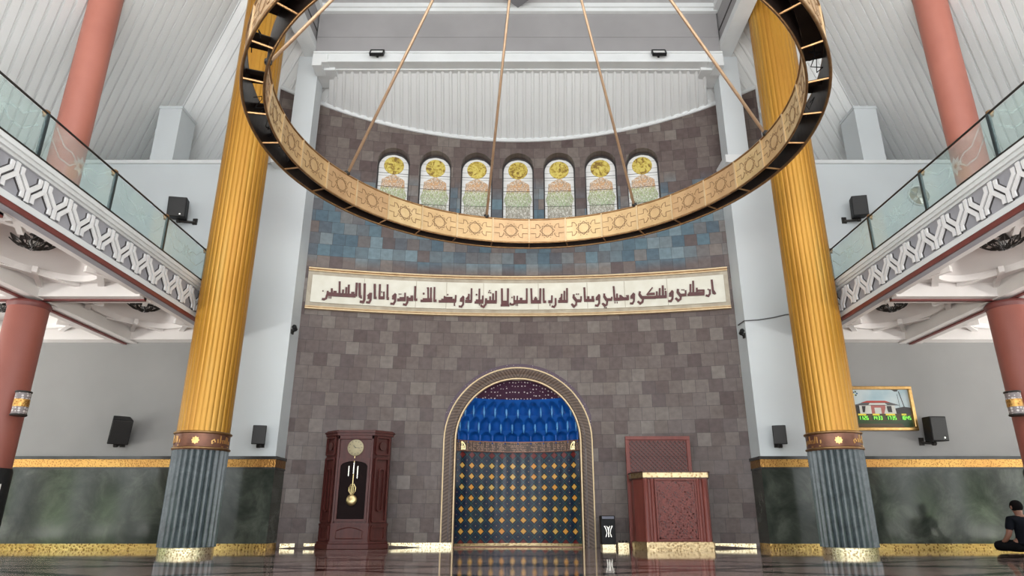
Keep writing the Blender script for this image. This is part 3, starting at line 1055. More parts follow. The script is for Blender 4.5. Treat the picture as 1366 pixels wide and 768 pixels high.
def lotus_lamp(x, y, z, label):
    t = thing('lotus_lamp', (x, y, z), label, 'ceiling lamp', 'lotus lamps under the galleries')
    MB().tube([(x, y, z + 0.22), (x, y, z)], 0.02, 6).lathe([(0.07, 0.0), (0.05, 0.02), (0, 0.03)], (x, y, z + 0.2), 10).build('stem', M_BLACKM, t)
    for ring, (nr, r0, r1, z0, z1, w) in enumerate(((9, 0.05, 0.29, 0.02, 0.13, 0.075), (7, 0.03, 0.15, -0.01, 0.12, 0.04))):
        for i in range(nr):
            a = 2 * pi * (i + 0.5 * ring) / nr
            p = MB()
            def pt(f, wv):
                r = r0 + (r1 - r0) * f ** 0.8
                zz = z + z0 + (z1 - z0) * f ** 1.6
                return (x + r * cos(a) - wv * sin(a), y + r * sin(a) + wv * cos(a), zz)
            fr = [0, 0.25, 0.5, 0.75, 1.0]
            wd = [0.012, w * 0.75, w, w * 0.6, 0.002]
            L = [Vector(pt(f, v)) for f, v in zip(fr, wd)]; Rr = [Vector(pt(f, -v)) for f, v in zip(fr, wd)]
            cm = [Vector(pt(f, 0)) for f in fr]
            # open petal: an outline of bars with a mid rib
            p.tube(L, 0.0075, 4); p.tube(Rr, 0.0075, 4); p.tube(cm, 0.005, 4)
            if ring == 0:
                k = len(p.v)
                vs = L[2:] + Rr[2:]
                p.add([v + Vector((0, 0, dz)) for dz in (0, 0.006) for v in vs], [(0, 1, 4, 3), (1, 2, 5, 4), (6, 7, 10, 9), (7, 8, 11, 10), (0, 1, 7, 6), (1, 2, 8, 7), (3, 4, 10, 9), (4, 5, 11, 10)])
            p.build('petal', M_BLACKM, t)
    MB().lathe([(0.0, -0.02), (0.05, 0.0), (0.07, 0.05), (0.05, 0.10), (0.0, 0.12)], (x, y, z + 0.04), 10).build('bulb', M_GLAMP, t, smooth=True)


lotus_lamp(-6.63, 8.42, 3.99, 'black lotus-shaped lamp in the nearer dome under the gallery on the clock side')
lotus_lamp(-6.63, 11.3, 3.99, 'black lotus-shaped lamp in the farther dome under the gallery beside the gilded column, clock side')
lotus_lamp(-9.15, 11.3, 3.99, 'black lotus-shaped lamp behind the top of the pink column, cut by the picture edge')
lotus_lamp(6.63, 8.42, 3.99, 'black lotus-shaped lamp in the nearer dome under the gallery on the pulpit side')
lotus_lamp(6.63, 11.3, 3.99, 'black lotus-shaped lamp in the farther dome under the gallery above the framed prayer times')


# ================================================================== COLUMNS
def pink_columns(s, side):
    x, y = s * 7.64, 9.95
    t = thing('lower_pink_column', (x, y, 0), 'brick pink round column under the gallery ' + side, 'column', 'lower pink columns')
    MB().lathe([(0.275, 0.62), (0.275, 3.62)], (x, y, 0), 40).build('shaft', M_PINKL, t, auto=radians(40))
    MB().lathe([(0.28, 0), (0.30, 0.05), (0.30, 3.69 - 3.62), (0.275, 0.10)], (x, y, 3.60), 40).build('capital_ring', M_RED, t, auto=radians(40))
    MB().lathe([(0.30, 0.0), (0.30, 1.15), (0.285, 1.20)], (x, y, 0), 40).build('black_sleeve', M_BLACK, t, auto=radians(40))
    u = thing('upper_pink_column', (x, y, 4.49), 'salmon pink round column rising from the gallery to the roof ' + side, 'column', 'upper pink columns')
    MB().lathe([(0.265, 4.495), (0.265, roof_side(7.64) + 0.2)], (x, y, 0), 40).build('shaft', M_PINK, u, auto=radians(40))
    # half-round sconce on the shaft
    sx = x - s * 0.39
    sc = thing('wall_sconce', (sx, y - 0.2, 1.93), 'small mosaic drum sconce with gilt middle band on the pink column ' + side, 'sconce', 'drum sconces')
    c = (x - s * 0.39, y - 0.20, 0)
    MB().tube([(c[0] + s * 0.08, c[1] + 0.04, 2.08), (x - s * 0.248, y - 0.125, 2.08)], 0.03, 8).build('bracket', M_BLACKM, sc)
    MB().lathe([(0.10, 1.93), (0.10, 2.27), (0.09, 2.27), (0.09, 1.93)], c, 24).build('drum', M_FRIEZE2, sc, auto=radians(40))
    MB().lathe([(0.104, 2.05), (0.104, 2.16)], c, 24, cap=False).build('gilt_band', M_GSTRIP, sc, auto=radians(40))
    for z in (1.92, 2.25):
        MB().lathe([(0.10, 0), (0.11, 0.01), (0.11, 0.025), (0.10, 0.03)], (c[0], c[1], z), 24).build('rim', M_BLACKM, sc, auto=radians(40))


M_FRIEZE2 = mat_dots('grey_white_mosaic', (0.20, 0.17, 0.17), (0.55, 0.52, 0.5), 22, 0.35, 0.36)
pink_columns(-1, 'on the clock side')
pink_columns(1, 'on the pulpit side')

NF = 28
SUB = 8
def flute(i):
    f = (i % SUB) / SUB
    return 1.0 - 0.11 * sin(pi * f) ** 0.5 if 0 < f < 1 else 1.0
def reed(i):
    f = (i % SUB) / SUB
    return 0.974 + 0.026 * sin(pi * f) ** 0.6 if 0 < f < 1 else 0.974


ARAB = [([(-.20, 0.0), (.20, 0.0)], .022), ([(.20, 0), (.20, .05)], .018), ([(.13, 0), (.13, .10)], .018), ([(.07, 0), (.09, .11)], .018), ([(.0, 0), (-.02, .045), (.03, .05), (.04, 0)], .016),
        ([(-.06, 0), (-.06, .12)], .018), ([(-.11, 0), (-.12, .06)], .018), ([(-.16, 0.01), (-.19, .05), (-.23, .03), (-.22, -.02)], .016), ([(-.02, -.05), (.02, -.05)], .016), ([(.16, -.045), (.19, -.045)], .014)]


def gold_column(s, label):
    x, y = s * 5.17, 11.15
    t = thing('gilded_column', (x, y, 0), label, 'column', 'gilded columns')
    MB().lathe([(0.40, 0.0), (0.40, 0.095), (0.385, 0.10)], (x, y, 0), 52).build('base_band', M_SBASE, t, auto=radians(40))
    MB().lathe([(0.425, 0.10), (0.425, 1.57)], (x, y, 0), NF * SUB, mod=flute).build('marble_shaft', M_MARBLEC, t, auto=radians(50))
    b = MB().lathe([(0.425, 1.55), (0.43, 1.58), (0.42, 1.60), (0.42, 1.80), (0.42, 1.83)], (x, y, 0), 60)
    bo = b.build('inscription_band', M_COPPERBAND, t, auto=radians(40))
    for z in (1.555, 1.80):
        MB().lathe([(0.425, 0), (0.445, 0.012), (0.445, 0.03), (0.425, 0.042)], (x, y, z), 60).build('ring_moulding', M_BRONZE, bo, auto=radians(60))
    # gilt letters alternate with eight-pointed rosettes around the band
    a0 = -pi / 2 + (0.18 if s < 0 else -0.25)
    for k in range(6):
        L = MB()
        ac = a0 + k * 2 * pi / 6
        mp = lambda u, v, h, ac=ac: (x + (0.42 + h) * cos(ac - u / 0.42 * -1), y + (0.42 + h) * sin(ac + u / 0.42), 1.69 + v)
        if k % 2 == 0:
            n = 16
            for rr, hh in ((0.062, 0.006), (0.034, 0.010)):
                pts = [(rr * (1 if i % 2 == 0 else 0.72) * cos(2 * pi * i / n), rr * (1 if i % 2 == 0 else 0.72) * sin(2 * pi * i / n)) for i in range(n)]
                vs = [mp(p[0], p[1], hh) for p in pts] + [mp(0, 0, hh + 0.004)]
                L.add(vs, [(i, (i + 1) % n, n) for i in range(n)])
                L.add([mp(p[0], p[1], hh) for p in pts] + [mp(p[0], p[1], 0) for p in pts], [(i, (i + 1) % n, n + (i + 1) % n, n + i) for i in range(n)])
        else:
            L.strokes([([(p[0] * 0.85, p[1] - 0.03) for p in pp], w) for pp, w in ARAB], mp, 0.006)
        L.build('rosette' if k % 2 == 0 else 'gilt_lettering', M_GOLDB, bo)
    MB().lathe([(0.405, 1.83), (0.405, 11.02)], (x, y, 0), NF * SUB, mod=reed).build('gilded_shaft', M_GOLDCOL, t, auto=radians(50))


gold_column(-1, 'tall fluted gold column with grey marble foot, standing on the side of the tall clock')
gold_column(1, 'tall fluted gold column with grey marble foot, standing in front of the framed prayer times')

# ================================================================== RING CHANDELIER
RX, RY, RZ = 0.193, 7.38, 5.0
RI, RO, RH = 3.207, 3.445, 0.4345
ch = thing('ring_chandelier', (RX, RY, RZ), 'huge gilt ring chandelier with star panels hanging on copper rods', 'chandelier')
NP = 32
def rp(r, a, z): return (RX + r * cos(a), RY + r * sin(a), z)
for k in range(NP):
    a0 = 2 * pi * k / NP; a1 = 2 * pi * (k + 1) / NP
    ac = (a0 + a1) / 2
    for nm, r, sg in (('inner_panel', RI, -1), ('outer_panel', RO, 1)):
        p = MB()
        n = 6
        th = 0.012
        for (r_, flip) in ((r, 0), (r - sg * th, 1)):
            p.grid(lambda u, v: rp(r_, a0 + (a1 - a0) * u, RZ + 0.012 + (RH - 0.024) * v), n, 1, 0 if not flip else 3)
        mp = lambda u, v, h, r=r, sg=sg: rp(r + sg * (0.002 + h), ac + u / r, RZ + RH / 2 + v)
        sq = 0.125
        lines = []
        for rot in (0, pi / 4):
            c4 = [(sq * cos(rot + pi / 2 * q + pi / 4), sq * sin(rot + pi / 2 * q + pi / 4)) for q in range(4)]
            for q in range(4):
                lines.append(([c4[q], c4[(q + 1) % 4]], 0.011))
        for d in (-1, 1):
            lines.append(([(d * 0.115, 0.06), (d * 0.16, 0.12), (d * 0.20, 0.12)], 0.010))
            lines.append(([(d * 0.115, -0.06), (d * 0.16, -0.12), (d * 0.20, -0.12)], 0.010))
            lines.append(([(d * 0.20, 0.13), (d * 0.20, 0.05), (d * 0.29, 0.05)], 0.009))
            lines.append(([(d * 0.20, -0.13), (d * 0.20, -0.05), (d * 0.29, -0.05)], 0.009))
        p.strokes(lines, mp, 0.002, 1)
        for q in range(8):
            a = 2 * pi * q / 8 + pi / 8
            cx_, cz_ = 0.138 * cos(a), 0.138 * sin(a)
            p.add([mp(cx_ + dx, cz_ + dz, 0.006) for dx, dz in ((-.011, 0), (0, -.011), (.011, 0), (0, .011))], [(0, 1, 2, 3)], 1)
        # bright upright bar at the joint
        for w0, w1 in (((-0.012), 0.012),):
            q0, q1 = a0 + w0 / r, a0 + w1 / r
            rb = r + sg * 0.016
            p.add([rp(r, q0, RZ), rp(r, q1, RZ), rp(r, q1, RZ + RH), rp(r, q0, RZ + RH), rp(rb, q0, RZ), rp(rb, q1, RZ), rp(rb, q1, RZ + RH), rp(rb, q0, RZ + RH)],
                  [(0, 1, 5, 4), (4, 5, 6, 7), (3, 2, 6, 7), (0, 4, 7, 3), (1, 2, 6, 5)], 2)
        o = p.build(nm, [M_CHG[(k * 7 + (3 if sg > 0 else 0)) % 5 % 3], M_ENGR, M_ARCHGOLD, M_CHD], ch)
    # radial strut across the open underside
    MB().tube([rp(RI - 0.005, a0, RZ + 0.01), rp(RO + 0.005, a0, RZ + 0.01)], 0.013, 6).build('strut', M_BRONZE, ch)
    # dark trays closing the top; those over the flanks are half open
    deg = math.degrees(ac)
    gap = 150 < deg < 212 or deg < 38 or deg > 332
    spans = ((0.0, 0.30), (0.60, 0.72)) if gap else ((0.0, 1.0),)
    for u0, u1 in spans:
        tr = MB()
        z0 = RZ + (RH - 0.02 if not gap or u0 == 0 else 0.26)
        q0, q1 = a0 + (a1 - a0) * u0, a0 + (a1 - a0) * u1
        m_ = max(1, int(4 * (u1 - u0)))
        for zz in (z0, z0 + 0.012):
            tr.grid(lambda u, v: rp(RI + 0.014 + (RO - RI - 0.028) * v, q0 + (q1 - q0) * u, zz), m_, 1)
        tr.grid(lambda u, v: rp(RI + 0.014, q0 + (q1 - q0) * u, z0 + 0.012 * v), m_, 1)
        tr.grid(lambda u, v: rp(RO - 0.014, q0 + (q1 - q0) * u, z0 + 0.012 * v), m_, 1)
        for qq in (q0, q1):
            tr.grid(lambda u, v: rp(RI + 0.014 + (RO - RI - 0.028) * u, qq, z0 + 0.012 * v), 1, 1)
        tr.build('lamp_tray', M_CHD, ch)
for nm, r, z, rad in (('rim_rail', RI, RZ, 0.016), ('rim_rail', RO, RZ, 0.018), ('rim_rail', RI, RZ + RH, 0.016), ('rim_rail', RO, RZ + RH, 0.016)):
    MB().tube([rp(r, 2 * pi * k / 128, z) for k in range(128)], rad, 6, closed=True).build(nm, M_BRONZE, ch, smooth=True)
HUB = (RX, RY, 11.14)
for deg in (9, 57, 103.3, 150, 198, 245, 290, 330):
    a = radians(deg)
    MB().tube([rp(RI + 0.01, a, RZ + RH), HUB], 0.023, 8).build('rod', M_ROD, ch, smooth=True)
    MB().lathe([(0.03, 0), (0.045, 0.02), (0.045, 0.06), (0.02, 0.08)], rp(RI + 0.01, a, RZ + RH - 0.01), 10).build('rod_socket', M_BLACKM, ch)
MB().lathe([(0.05, 0.30), (0.12, 0.22), (0.15, 0.10), (0.15, 0.0), (0.10, -0.08), (0.0, -0.1)], HUB, 24).build('hub', M_BRONZE, ch, smooth=True)
rw = random.Random(5)
for k in range(16):
    a = radians(rw.choice([150 + rw.random() * 60, -30 + rw.random() * 65]))
    pts = [rp(RI + 0.05 + 0.14 * rw.random(), a + 0.02 * i + 0.012 * rw.random(), RZ + 0.10 + 0.25 * rw.random() * (1 if 0 < i < 5 else 0.3)) for i in range(6)]
    MB().tube(pts, 0.006, 4).build('loose_wire', M_BLACK, ch)
lw = [rp(RO + 0.02 + 0.16 * sin(pi * i / 10), radians(18) + 0.009 * i + 0.02 * cos(pi * i / 10), RZ + 0.40 - 0.20 * sin(pi * i / 10 * 0.9)) for i in range(11)]
MB().tube(lw, 0.006, 4).build('loose_wire', M_BLACK, ch)

# ================================================================== CALLIGRAPHY BANNER
CALL = "-3.811,5.252 -3.789,4.933 0.047;-3.618,5.194 -3.603,4.947 0.047;-3.664,5.135 -3.658,4.943 0.044;-3.725,5.076 -3.723,4.938 0.044;-3.458,5.250 -3.450,4.946 0.050;-3.958,5.085 -3.945,4.933 0.044;-4.033,5.024 -4.039,4.925 0.042;-4.052,4.963 -3.891,4.953 -3.456,4.959 0.084;-3.888,5.036 -3.882,4.959 0.074;-3.524,5.040 -3.518,4.964 0.074;-4.040,4.936 -4.053,4.859 -4.091,4.834 -4.136,4.842 0.047;-4.142,5.016 -4.120,5.017 0.027;-3.999,4.928 -3.994,4.863 0.021;-3.965,4.931 -3.958,4.861 0.021;-3.397,5.249 -3.376,4.973 -3.362,4.930 0.058;-3.293,5.245 -3.272,4.880 -3.293,4.830 -3.365,4.836 0.053;-3.350,4.975 -3.340,4.909 0.032;-3.154,5.031 -3.206,4.962 0.053;-3.209,4.937 -3.142,4.932 0.063;-3.147,5.043 -3.144,4.888 -3.170,4.826 -3.232,4.833 0.050;-3.082,5.248 -3.059,4.915 0.053;-3.071,4.937 -3.022,4.940 0.053;-2.973,5.249 -2.963,4.932 0.048;-2.979,4.942 -2.855,4.949 0.068;-2.880,5.087 -2.871,4.948 0.038;-2.934,5.078 -2.913,5.079 0.025;-2.812,5.253 -2.798,4.941 0.047;-2.813,4.935 -2.761,4.937 0.058;-2.628,5.056 -2.691,4.980 0.047;-2.700,4.957 -2.627,4.950 0.063;-2.631,5.044 -2.633,4.883 -2.661,4.821 -2.729,4.828 0.047;-2.589,4.918 -2.412,4.927 0.063;-2.545,4.965 -2.420,4.971 0.034;-2.431,5.082 -2.428,4.926 0.040;-2.565,5.048 -2.544,5.049 0.025;-2.529,5.049 -2.508,5.050 0.025;-2.375,5.006 -2.373,4.873 -2.401,4.816 -2.464,4.825 0.047;-2.387,4.939 -2.251,4.945 0.079;-2.287,5.027 -2.283,4.966 0.063;-2.224,5.244 -2.214,4.936 0.047;-2.229,4.935 -2.165,4.938 0.055;-2.097,4.916 -1.851,4.925 0.055;-2.052,4.959 -1.852,4.966 0.040;-1.948,5.227 -1.936,4.946 0.040;-1.885,5.229 -1.878,4.937 0.040;-1.974,5.209 -1.943,5.221 0.021;-2.056,5.082 -2.016,5.083 0.042;-1.811,5.238 -1.803,4.929 0.042;-1.819,4.928 -1.754,4.931 0.061;-1.709,4.919 -1.338,4.929 0.055;-1.657,4.958 -1.371,4.966 0.044;-1.606,5.005 -1.415,5.010 0.040;-1.348,5.072 -1.349,4.931 0.040;-1.370,4.908 -1.367,4.830 0.029;-1.536,5.078 -1.509,5.078 0.029;-1.597,5.042 -1.558,5.004 0.026;-1.177,5.053 -1.239,4.979 0.042;-1.256,4.956 -1.177,4.947 0.059;-1.180,5.031 -1.183,4.868 -1.218,4.812 -1.277,4.821 0.044;-1.010,5.232 -1.009,4.928 0.042;-1.066,5.106 -1.067,4.926 0.040;-1.142,4.934 -0.998,4.937 0.068;-1.117,4.982 -1.065,5.050 0.042;-0.839,5.230 -0.839,4.942 0.042;-0.939,4.915 -0.753,4.918 0.053;-0.914,4.961 -0.754,4.963 0.042;-0.761,5.072 -0.764,4.920 0.040;-0.918,5.092 -0.882,5.093 0.036;-0.833,4.908 -0.832,4.852 0.021;-0.690,5.011 -0.699,4.877 -0.740,4.815 -0.799,4.842 0.047;-0.795,4.875 -0.794,4.831 0.037;-0.710,4.932 -0.460,4.935 0.079;-0.605,5.058 -0.604,4.945 0.042;-0.542,5.126 -0.540,4.946 0.044;-0.478,5.183 -0.476,4.935 0.044;-0.631,5.187 -0.605,5.188 0.025;-0.646,5.148 -0.621,5.148 0.025;-0.607,5.140 -0.581,5.140 0.025;-0.352,5.241 -0.344,4.858 0.047;-0.218,5.242 -0.221,4.858 0.047;-0.376,4.855 -0.186,4.856 0.048;-0.344,4.919 -0.216,4.920 0.084;0.191,5.242 0.190,4.926 0.042;-0.099,4.937 0.209,4.937 0.079;-0.083,5.072 -0.083,4.937 0.037;-0.013,5.072 -0.019,4.937 0.037;0.067,5.027 0.067,4.948 0.063;-0.067,4.903 -0.109,4.875 -0.168,4.875 0.042;-0.163,4.914 -0.163,4.875 0.037;-0.144,5.038 -0.118,5.038 0.025;-0.040,4.892 -0.040,4.848 0.019;-0.008,4.892 -0.008,4.848 0.019;0.288,5.242 0.297,4.925 0.047;0.275,4.936 0.500,4.935 0.079;0.383,5.048 0.383,4.970 0.042;0.345,4.998 0.420,4.997 0.038;0.487,5.240 0.478,4.924 0.047;0.557,5.239 0.558,4.934 0.044;0.542,4.934 0.609,4.934 0.059;0.737,5.078 0.729,4.921 0.040;0.655,4.935 0.740,4.934 0.068;0.691,4.888 0.690,4.843 0.021;0.815,5.015 0.813,4.864 0.780,4.814 0.727,4.831 0.044;1.066,5.237 1.059,4.927 0.044;1.006,5.176 1.001,4.939 0.040;0.946,5.109 0.942,4.940 0.040;0.867,4.939 1.075,4.935 0.068;0.900,4.986 0.944,5.030 0.044;1.212,5.092 1.200,5.025 0.047;1.200,5.036 1.272,4.933 0.065;1.261,4.945 1.367,4.942 0.068;1.365,5.043 1.362,4.942 0.037;1.261,4.933 1.253,4.855 1.205,4.817 1.153,4.880 0.044;1.258,5.096 1.284,5.096 0.025;1.298,5.095 1.323,5.095 0.025;1.441,5.244 1.447,4.951 0.047;1.426,4.949 1.648,4.943 0.068;1.519,5.039 1.517,4.971 0.058;1.615,5.041 1.612,4.969 0.058;1.762,5.076 1.698,5.000 0.042;1.678,4.978 1.758,4.970 0.059;1.760,5.048 1.746,4.875 1.712,4.820 1.655,4.833 0.044;1.866,5.089 1.857,5.005 0.044;1.863,5.027 1.912,4.936 0.061;1.897,4.953 2.025,4.949 0.061;2.020,5.010 2.018,4.955 0.037;1.922,4.925 1.908,4.836 1.870,4.815 1.814,4.873 0.044;1.847,4.783 1.871,4.782 0.023;1.881,4.770 1.904,4.770 0.023;2.071,5.250 2.078,4.941 0.044;2.063,4.951 2.385,4.956 0.071;2.137,5.078 2.131,4.961 0.040;2.209,5.042 2.205,4.969 0.053;2.198,5.031 2.268,4.972 0.042;2.366,5.035 2.362,4.962 0.047;2.323,5.020 2.381,5.023 0.027;2.084,4.902 2.083,4.863 0.019;2.131,4.900 2.129,4.861 0.019;2.499,5.073 2.437,5.004 0.044;2.415,4.982 2.495,4.973 0.059;2.500,5.056 2.483,4.890 2.449,4.842 2.398,4.850 0.044;2.626,5.106 2.606,5.029 0.047;2.611,5.034 2.669,4.948 0.061;2.660,4.968 2.944,4.955 0.068;2.762,5.021 2.896,5.181 0.027;2.773,5.037 2.934,5.037 0.053;2.684,4.947 2.664,4.870 2.615,4.834 2.566,4.886 0.044;2.978,5.086 2.971,4.976 0.042;3.045,5.155 3.027,4.972 0.044;3.111,5.212 3.099,4.968 0.047;2.924,4.962 3.176,4.958 0.068;3.164,5.086 3.160,4.953 0.040;3.144,5.126 3.169,5.125 0.025;3.310,5.084 3.240,5.006 0.044;3.224,4.985 3.305,4.974 0.059;3.310,5.062 3.292,4.903 3.254,4.851 3.199,4.859 0.046;3.422,5.110 3.407,5.039 0.053;3.407,5.050 3.466,4.952 0.065;3.452,4.972 3.585,4.972 0.063;3.577,5.072 3.570,4.973 0.037;3.472,4.958 3.456,4.882 3.407,4.852 3.356,4.916 0.044;3.492,5.089 3.515,5.087 0.025;3.528,5.086 3.551,5.085 0.025;3.605,4.968 3.952,4.958 0.053;3.628,5.000 3.950,4.989 0.047;3.685,5.202 3.667,4.988 0.042;3.746,5.270 3.728,4.984 0.044;3.809,5.110 3.800,5.000 0.040;3.819,5.048 3.955,5.044 0.040;3.944,5.055 3.935,4.957 0.044;4.071,5.056 4.062,4.958 4.028,4.912 3.975,4.932 0.044;4.024,5.060 4.048,5.058 0.025;4.126,5.267 4.129,5.030 4.137,4.952 0.047;4.138,5.018 4.168,4.944 0.050"
bn = thing('calligraphy_banner', apse(0, 4.62), 'long curved cream stone banner with maroon Arabic lettering', 'banner')
BU = 4.46
def bpiece(z0, z1, h, u0=-BU, u1=BU, n=44, h0=-0.02):
    m = MB()
    pr = [(h0, z0), (h, z0), (h, z1), (h0, z1)]
    for k in range(3):
        m.grid(lambda u, v, k=k: apse(u0 + (u1 - u0) * u, pr[k][1] + (pr[k + 1][1] - pr[k][1]) * v, pr[k][0] + (pr[k + 1][0] - pr[k][0]) * v), n, 1)
    for uu in (u0, u1):
        m.add([apse(uu, p[1], p[0]) for p in pr], [(0, 1, 2, 3)])
    return m
bpiece(4.62, 5.52, 0.03).build('backing', M_CREAMD, bn)
bpiece(4.765, 5.365, 0.05, -4.37, 4.37).build('cream_field', M_CREAM, bn)
for z0, z1, h in ((4.615, 4.645, 0.075), (4.665, 4.685, 0.06), (5.495, 5.525, 0.075), (5.45, 5.47, 0.06)):
    bpiece(z0, z1, h).build('gilt_rail', M_ARCHGOLD, bn)
for z0, z1 in ((4.645, 4.665), (5.47, 5.495)):
    bpiece(z0, z1, 0.045).build('dark_groove', M_BRONZE, bn)
st = []
for q in CALL.split(';'):
    w = q.split()
    st.append(([tuple(float(c) for c in p.split(',')) for p in w[:-1]], float(w[-1]) * 0.93))
MB().strokes(st, lambda u, v, h: apse(u, v, 0.05 + h), 0.022).build('lettering', M_MAROON, bn)
j = MB()
for u in (-3.3, -2.2, -1.55, -0.75, 0.44, 1.5, 2.3, 3.2):
    j.add([apse(u - 0.006, 4.77, 0.0515), apse(u + 0.006, 4.77, 0.0515), apse(u + 0.006, 5.36, 0.0515), apse(u - 0.006, 5.36, 0.0515)], [(0, 1, 2, 3)])
j.build('stone_joint', M_CREAMD, bn)

# ================================================================== PRAYER NICHE
ni = thing('prayer_niche', (0, 13.7, 0), 'round-arched prayer niche with cobalt blue vault and gold diamond tiles', 'prayer niche')
YF = 13.70
def arch_band(r0, r1, y0, y1, name, m, uvs=False, prof=None, z0=0.0):
    b = MB()
    path = []
    n0 = 8
    for i in range(n0): path.append((0, z0 + (NSP - z0) * i / n0, 1))
    for i in range(33): path.append((pi * i / 32, None, 0))
    for i in range(n0 - 1, -1, -1): path.append((pi, z0 + (NSP - z0) * i / n0, -1))
    pr = prof or [(r0, y0), (r0, y1), (r1, y1), (r1, y0)]
    L = 0
    lens = []
    prev = None
    rows = []
    for a, z, sd in path:
        row = []
        for r, y in pr:
            row.append((r * cos(a) if sd == 0 else sd * r, y, (NSP + r * sin(a)) if sd == 0 else z))
        rows.append(row)
        mid = Vector(row[0])
        if prev is not None: L += (mid - prev).length * 1.1
        prev = mid
        lens.append(L)
    k = len(pr)
    b.add([p for r_ in rows for p in r_], [(i * k + q, i * k + q + 1, (i + 1) * k + q + 1, (i + 1) * k + q) for i in range(len(rows) - 1) for q in range(k - 1)])
    for e in (0, len(rows) - 1):
        b.add(rows[e], [tuple(range(k))])
    uvf = None
    if uvs:
        def uvf(v):
            x, z = v[0], v[2]
            if z >= NSP - 1e-6:
                r = hypot(x, z - NSP); s_ = NSP + 1.4 * atan2(z - NSP, abs(x))
            else:
                r = abs(x); s_ = z
            return (s_, r)
    return b.build(name, m, ni, uvf=uvf, auto=radians(35))
arch_band(1.50, 1.575, 13.78, 13.685, 'dotted_border', M_PEARL)
arch_band(1.474, 1.499, 13.78, 13.645, 'outer_bead', M_ARCHGOLD)
arch_band(1.27, 1.47, 13.78, 13.66, 'ribbed_arch', M_HATCH, True, prof=[(1.47, 13.75), (1.47, 13.655), (1.43, 13.665), (1.36, 13.70), (1.30, 13.69), (1.27, 13.66), (1.27, 13.80)])
arch_band(1.245, 1.272, 13.95, 13.645, 'inner_bead', M_ARCHGOLD)
A_N = radians(40)
YN = 13.86
def nwall(u, z, w=1.245, sag=0.46, out=0.0):
    """u -1..1"""
    a = u * A_N
    return (w * sin(a) / sin(A_N), YN + sag * (cos(a) - cos(A_N)) / (1 - cos(A_N)) - out, z)
# tiled back wall
b = MB()
b.grid(lambda u, v: nwall(2 * u - 1, 0.055 + (1.83 - 0.055) * v), 36, 4)
b.build('tiled_wall', M_NICHE, ni, smooth=True,
        uvf=lambda v: ((math.asin(max(-1, min(1, v[0] / 1.245 * sin(A_N)))) / A_N) * 6.17 + 6.0, (v[2] - 0.175) / 0.211))
for d in (-1, 1):
    s_ = MB().box(*sorted((d * 1.24, d * 1.30)), 13.72, YN + 0.02, 0.0, 2.05)
    s_.build('jamb', M_HATCH, ni, uvf=lambda v: (v[2], v[1]))
b = MB().grid(lambda u, v: nwall(2 * u - 1, 0.0 + 0.06 * v, out=0.03), 30, 1)
b.grid(lambda u, v: nwall(2 * u - 1, 0.06, out=0.03 * (1 - v)), 30, 1)
b.build('base_band', M_PGOLD, ni)
# frieze
b = MB()
for k, (z0, z1, o) in enumerate(((1.825, 1.84, 0.05), (1.84, 2.02, 0.04), (2.02, 2.04, 0.06))):
    fr = MB()
    fr.grid(lambda u, v: nwall(2 * u - 1, z0 + (z1 - z0) * v, out=o), 30, 1)
    fr.grid(lambda u, v: nwall(2 * u - 1, z0, out=o * v), 30, 1)
    fr.grid(lambda u, v: nwall(2 * u - 1, z1, out=o * v), 30, 1)
    fr.build('frieze' if k == 1 else 'frieze_moulding', M_FRIEZE if k == 1 else M_COPPERBAND, ni)
for d in (-1, 1):
    m = MB()
    def mp(u, v, h): 
        p = Vector(nwall(d * 0.90, 1.93 + v, out=0.045 + h)); return (p.x + u, p.y, p.z)
    m.strokes([([(-.075, -.07), (.075, -.07)], .02), ([(-.06, -.07), (-.06, .0)], .016), ([(.06, -.07), (.06, 0)], .016), ([(0, -.07), (0, .08)], .018),
               ([(-.06, 0), (-.03, .05), (0, .08)], .016), ([(.06, 0), (.03, .05), (0, .08)], .016), ([(-.03, -.03), (.03, -.03)], .014), ([(-.03, -.06), (-.03, .0)], .012), ([(.03, -.06), (.03, 0)], .012)], mp, 0.01)
    m.build('gilt_ornament', M_BRASS, ni)
# vault: two tiers of scalloped cells, then dotted mosaic
def vw(z): return max(0.06, sqrt(max(0.0, 1.245 ** 2 - max(0.0, z - NSP) ** 2)))
def vault(u, z, out=0.0):
    w = vw(z); return nwall(u, z, w, 0.46 * (w / 1.245) ** 1.0 * max(0.15, 1 - 0.42 * (z - 2.0)), out)
tiers = [(2.04, 2.26, 10, 0.0), (2.26, 2.56, 11, 0.035), (2.56, 2.87, 10, 0.075)]
for ti, (z0, z1, nc, o) in enumerate(tiers):
    for c in range(nc):
        u0 = -1 + 2 * c / nc; u1 = -1 + 2 * (c + 1) / nc
        m = MB()
        def cell(a, v):
            s = 2 * a - 1
            z = z0 + (z1 - z0) * v
            # scallop: hollow below an arch, flush above it
            arch = 0.78 * sqrt(max(0.0, 1 - s * s * 0.9)) + 0.05
            dep = 0.0
            if v < arch: dep = 0.085 * (1 - s * s) * min(1.0, (arch - v) / 0.22) ** 0.6
            return vault(u0 + (u1 - u0) * a, z, o + 0.05 * v - dep)
        m.grid(cell, 12, 16)
        # little shelf closing the step to the tier below
        m.grid(lambda a, v: vault(u0 + (u1 - u0) * a, z0, o * v - 0.085 * (1 - (2 * a - 1) ** 2) * v), 12, 1)
        m.build('scalloped_cell', M_BLUE, ni, auto=radians(50))
    for c in range(nc + 1):
        u = -1 + 2 * c / nc
        if abs(u) > 0.97: u *= 0.97
        p = Vector(vault(u, z0 + 0.0, o + 0.03))
        q = MB().lathe([(0.0, -0.06), (0.012, -0.045), (0.018, 0.0), (0.028, 0.05), (0.022, 0.12), (0.0, 0.20)], p, 8)
        q.build('pendant', M_BLUEL if ti else M_BLUE, ni, smooth=True)
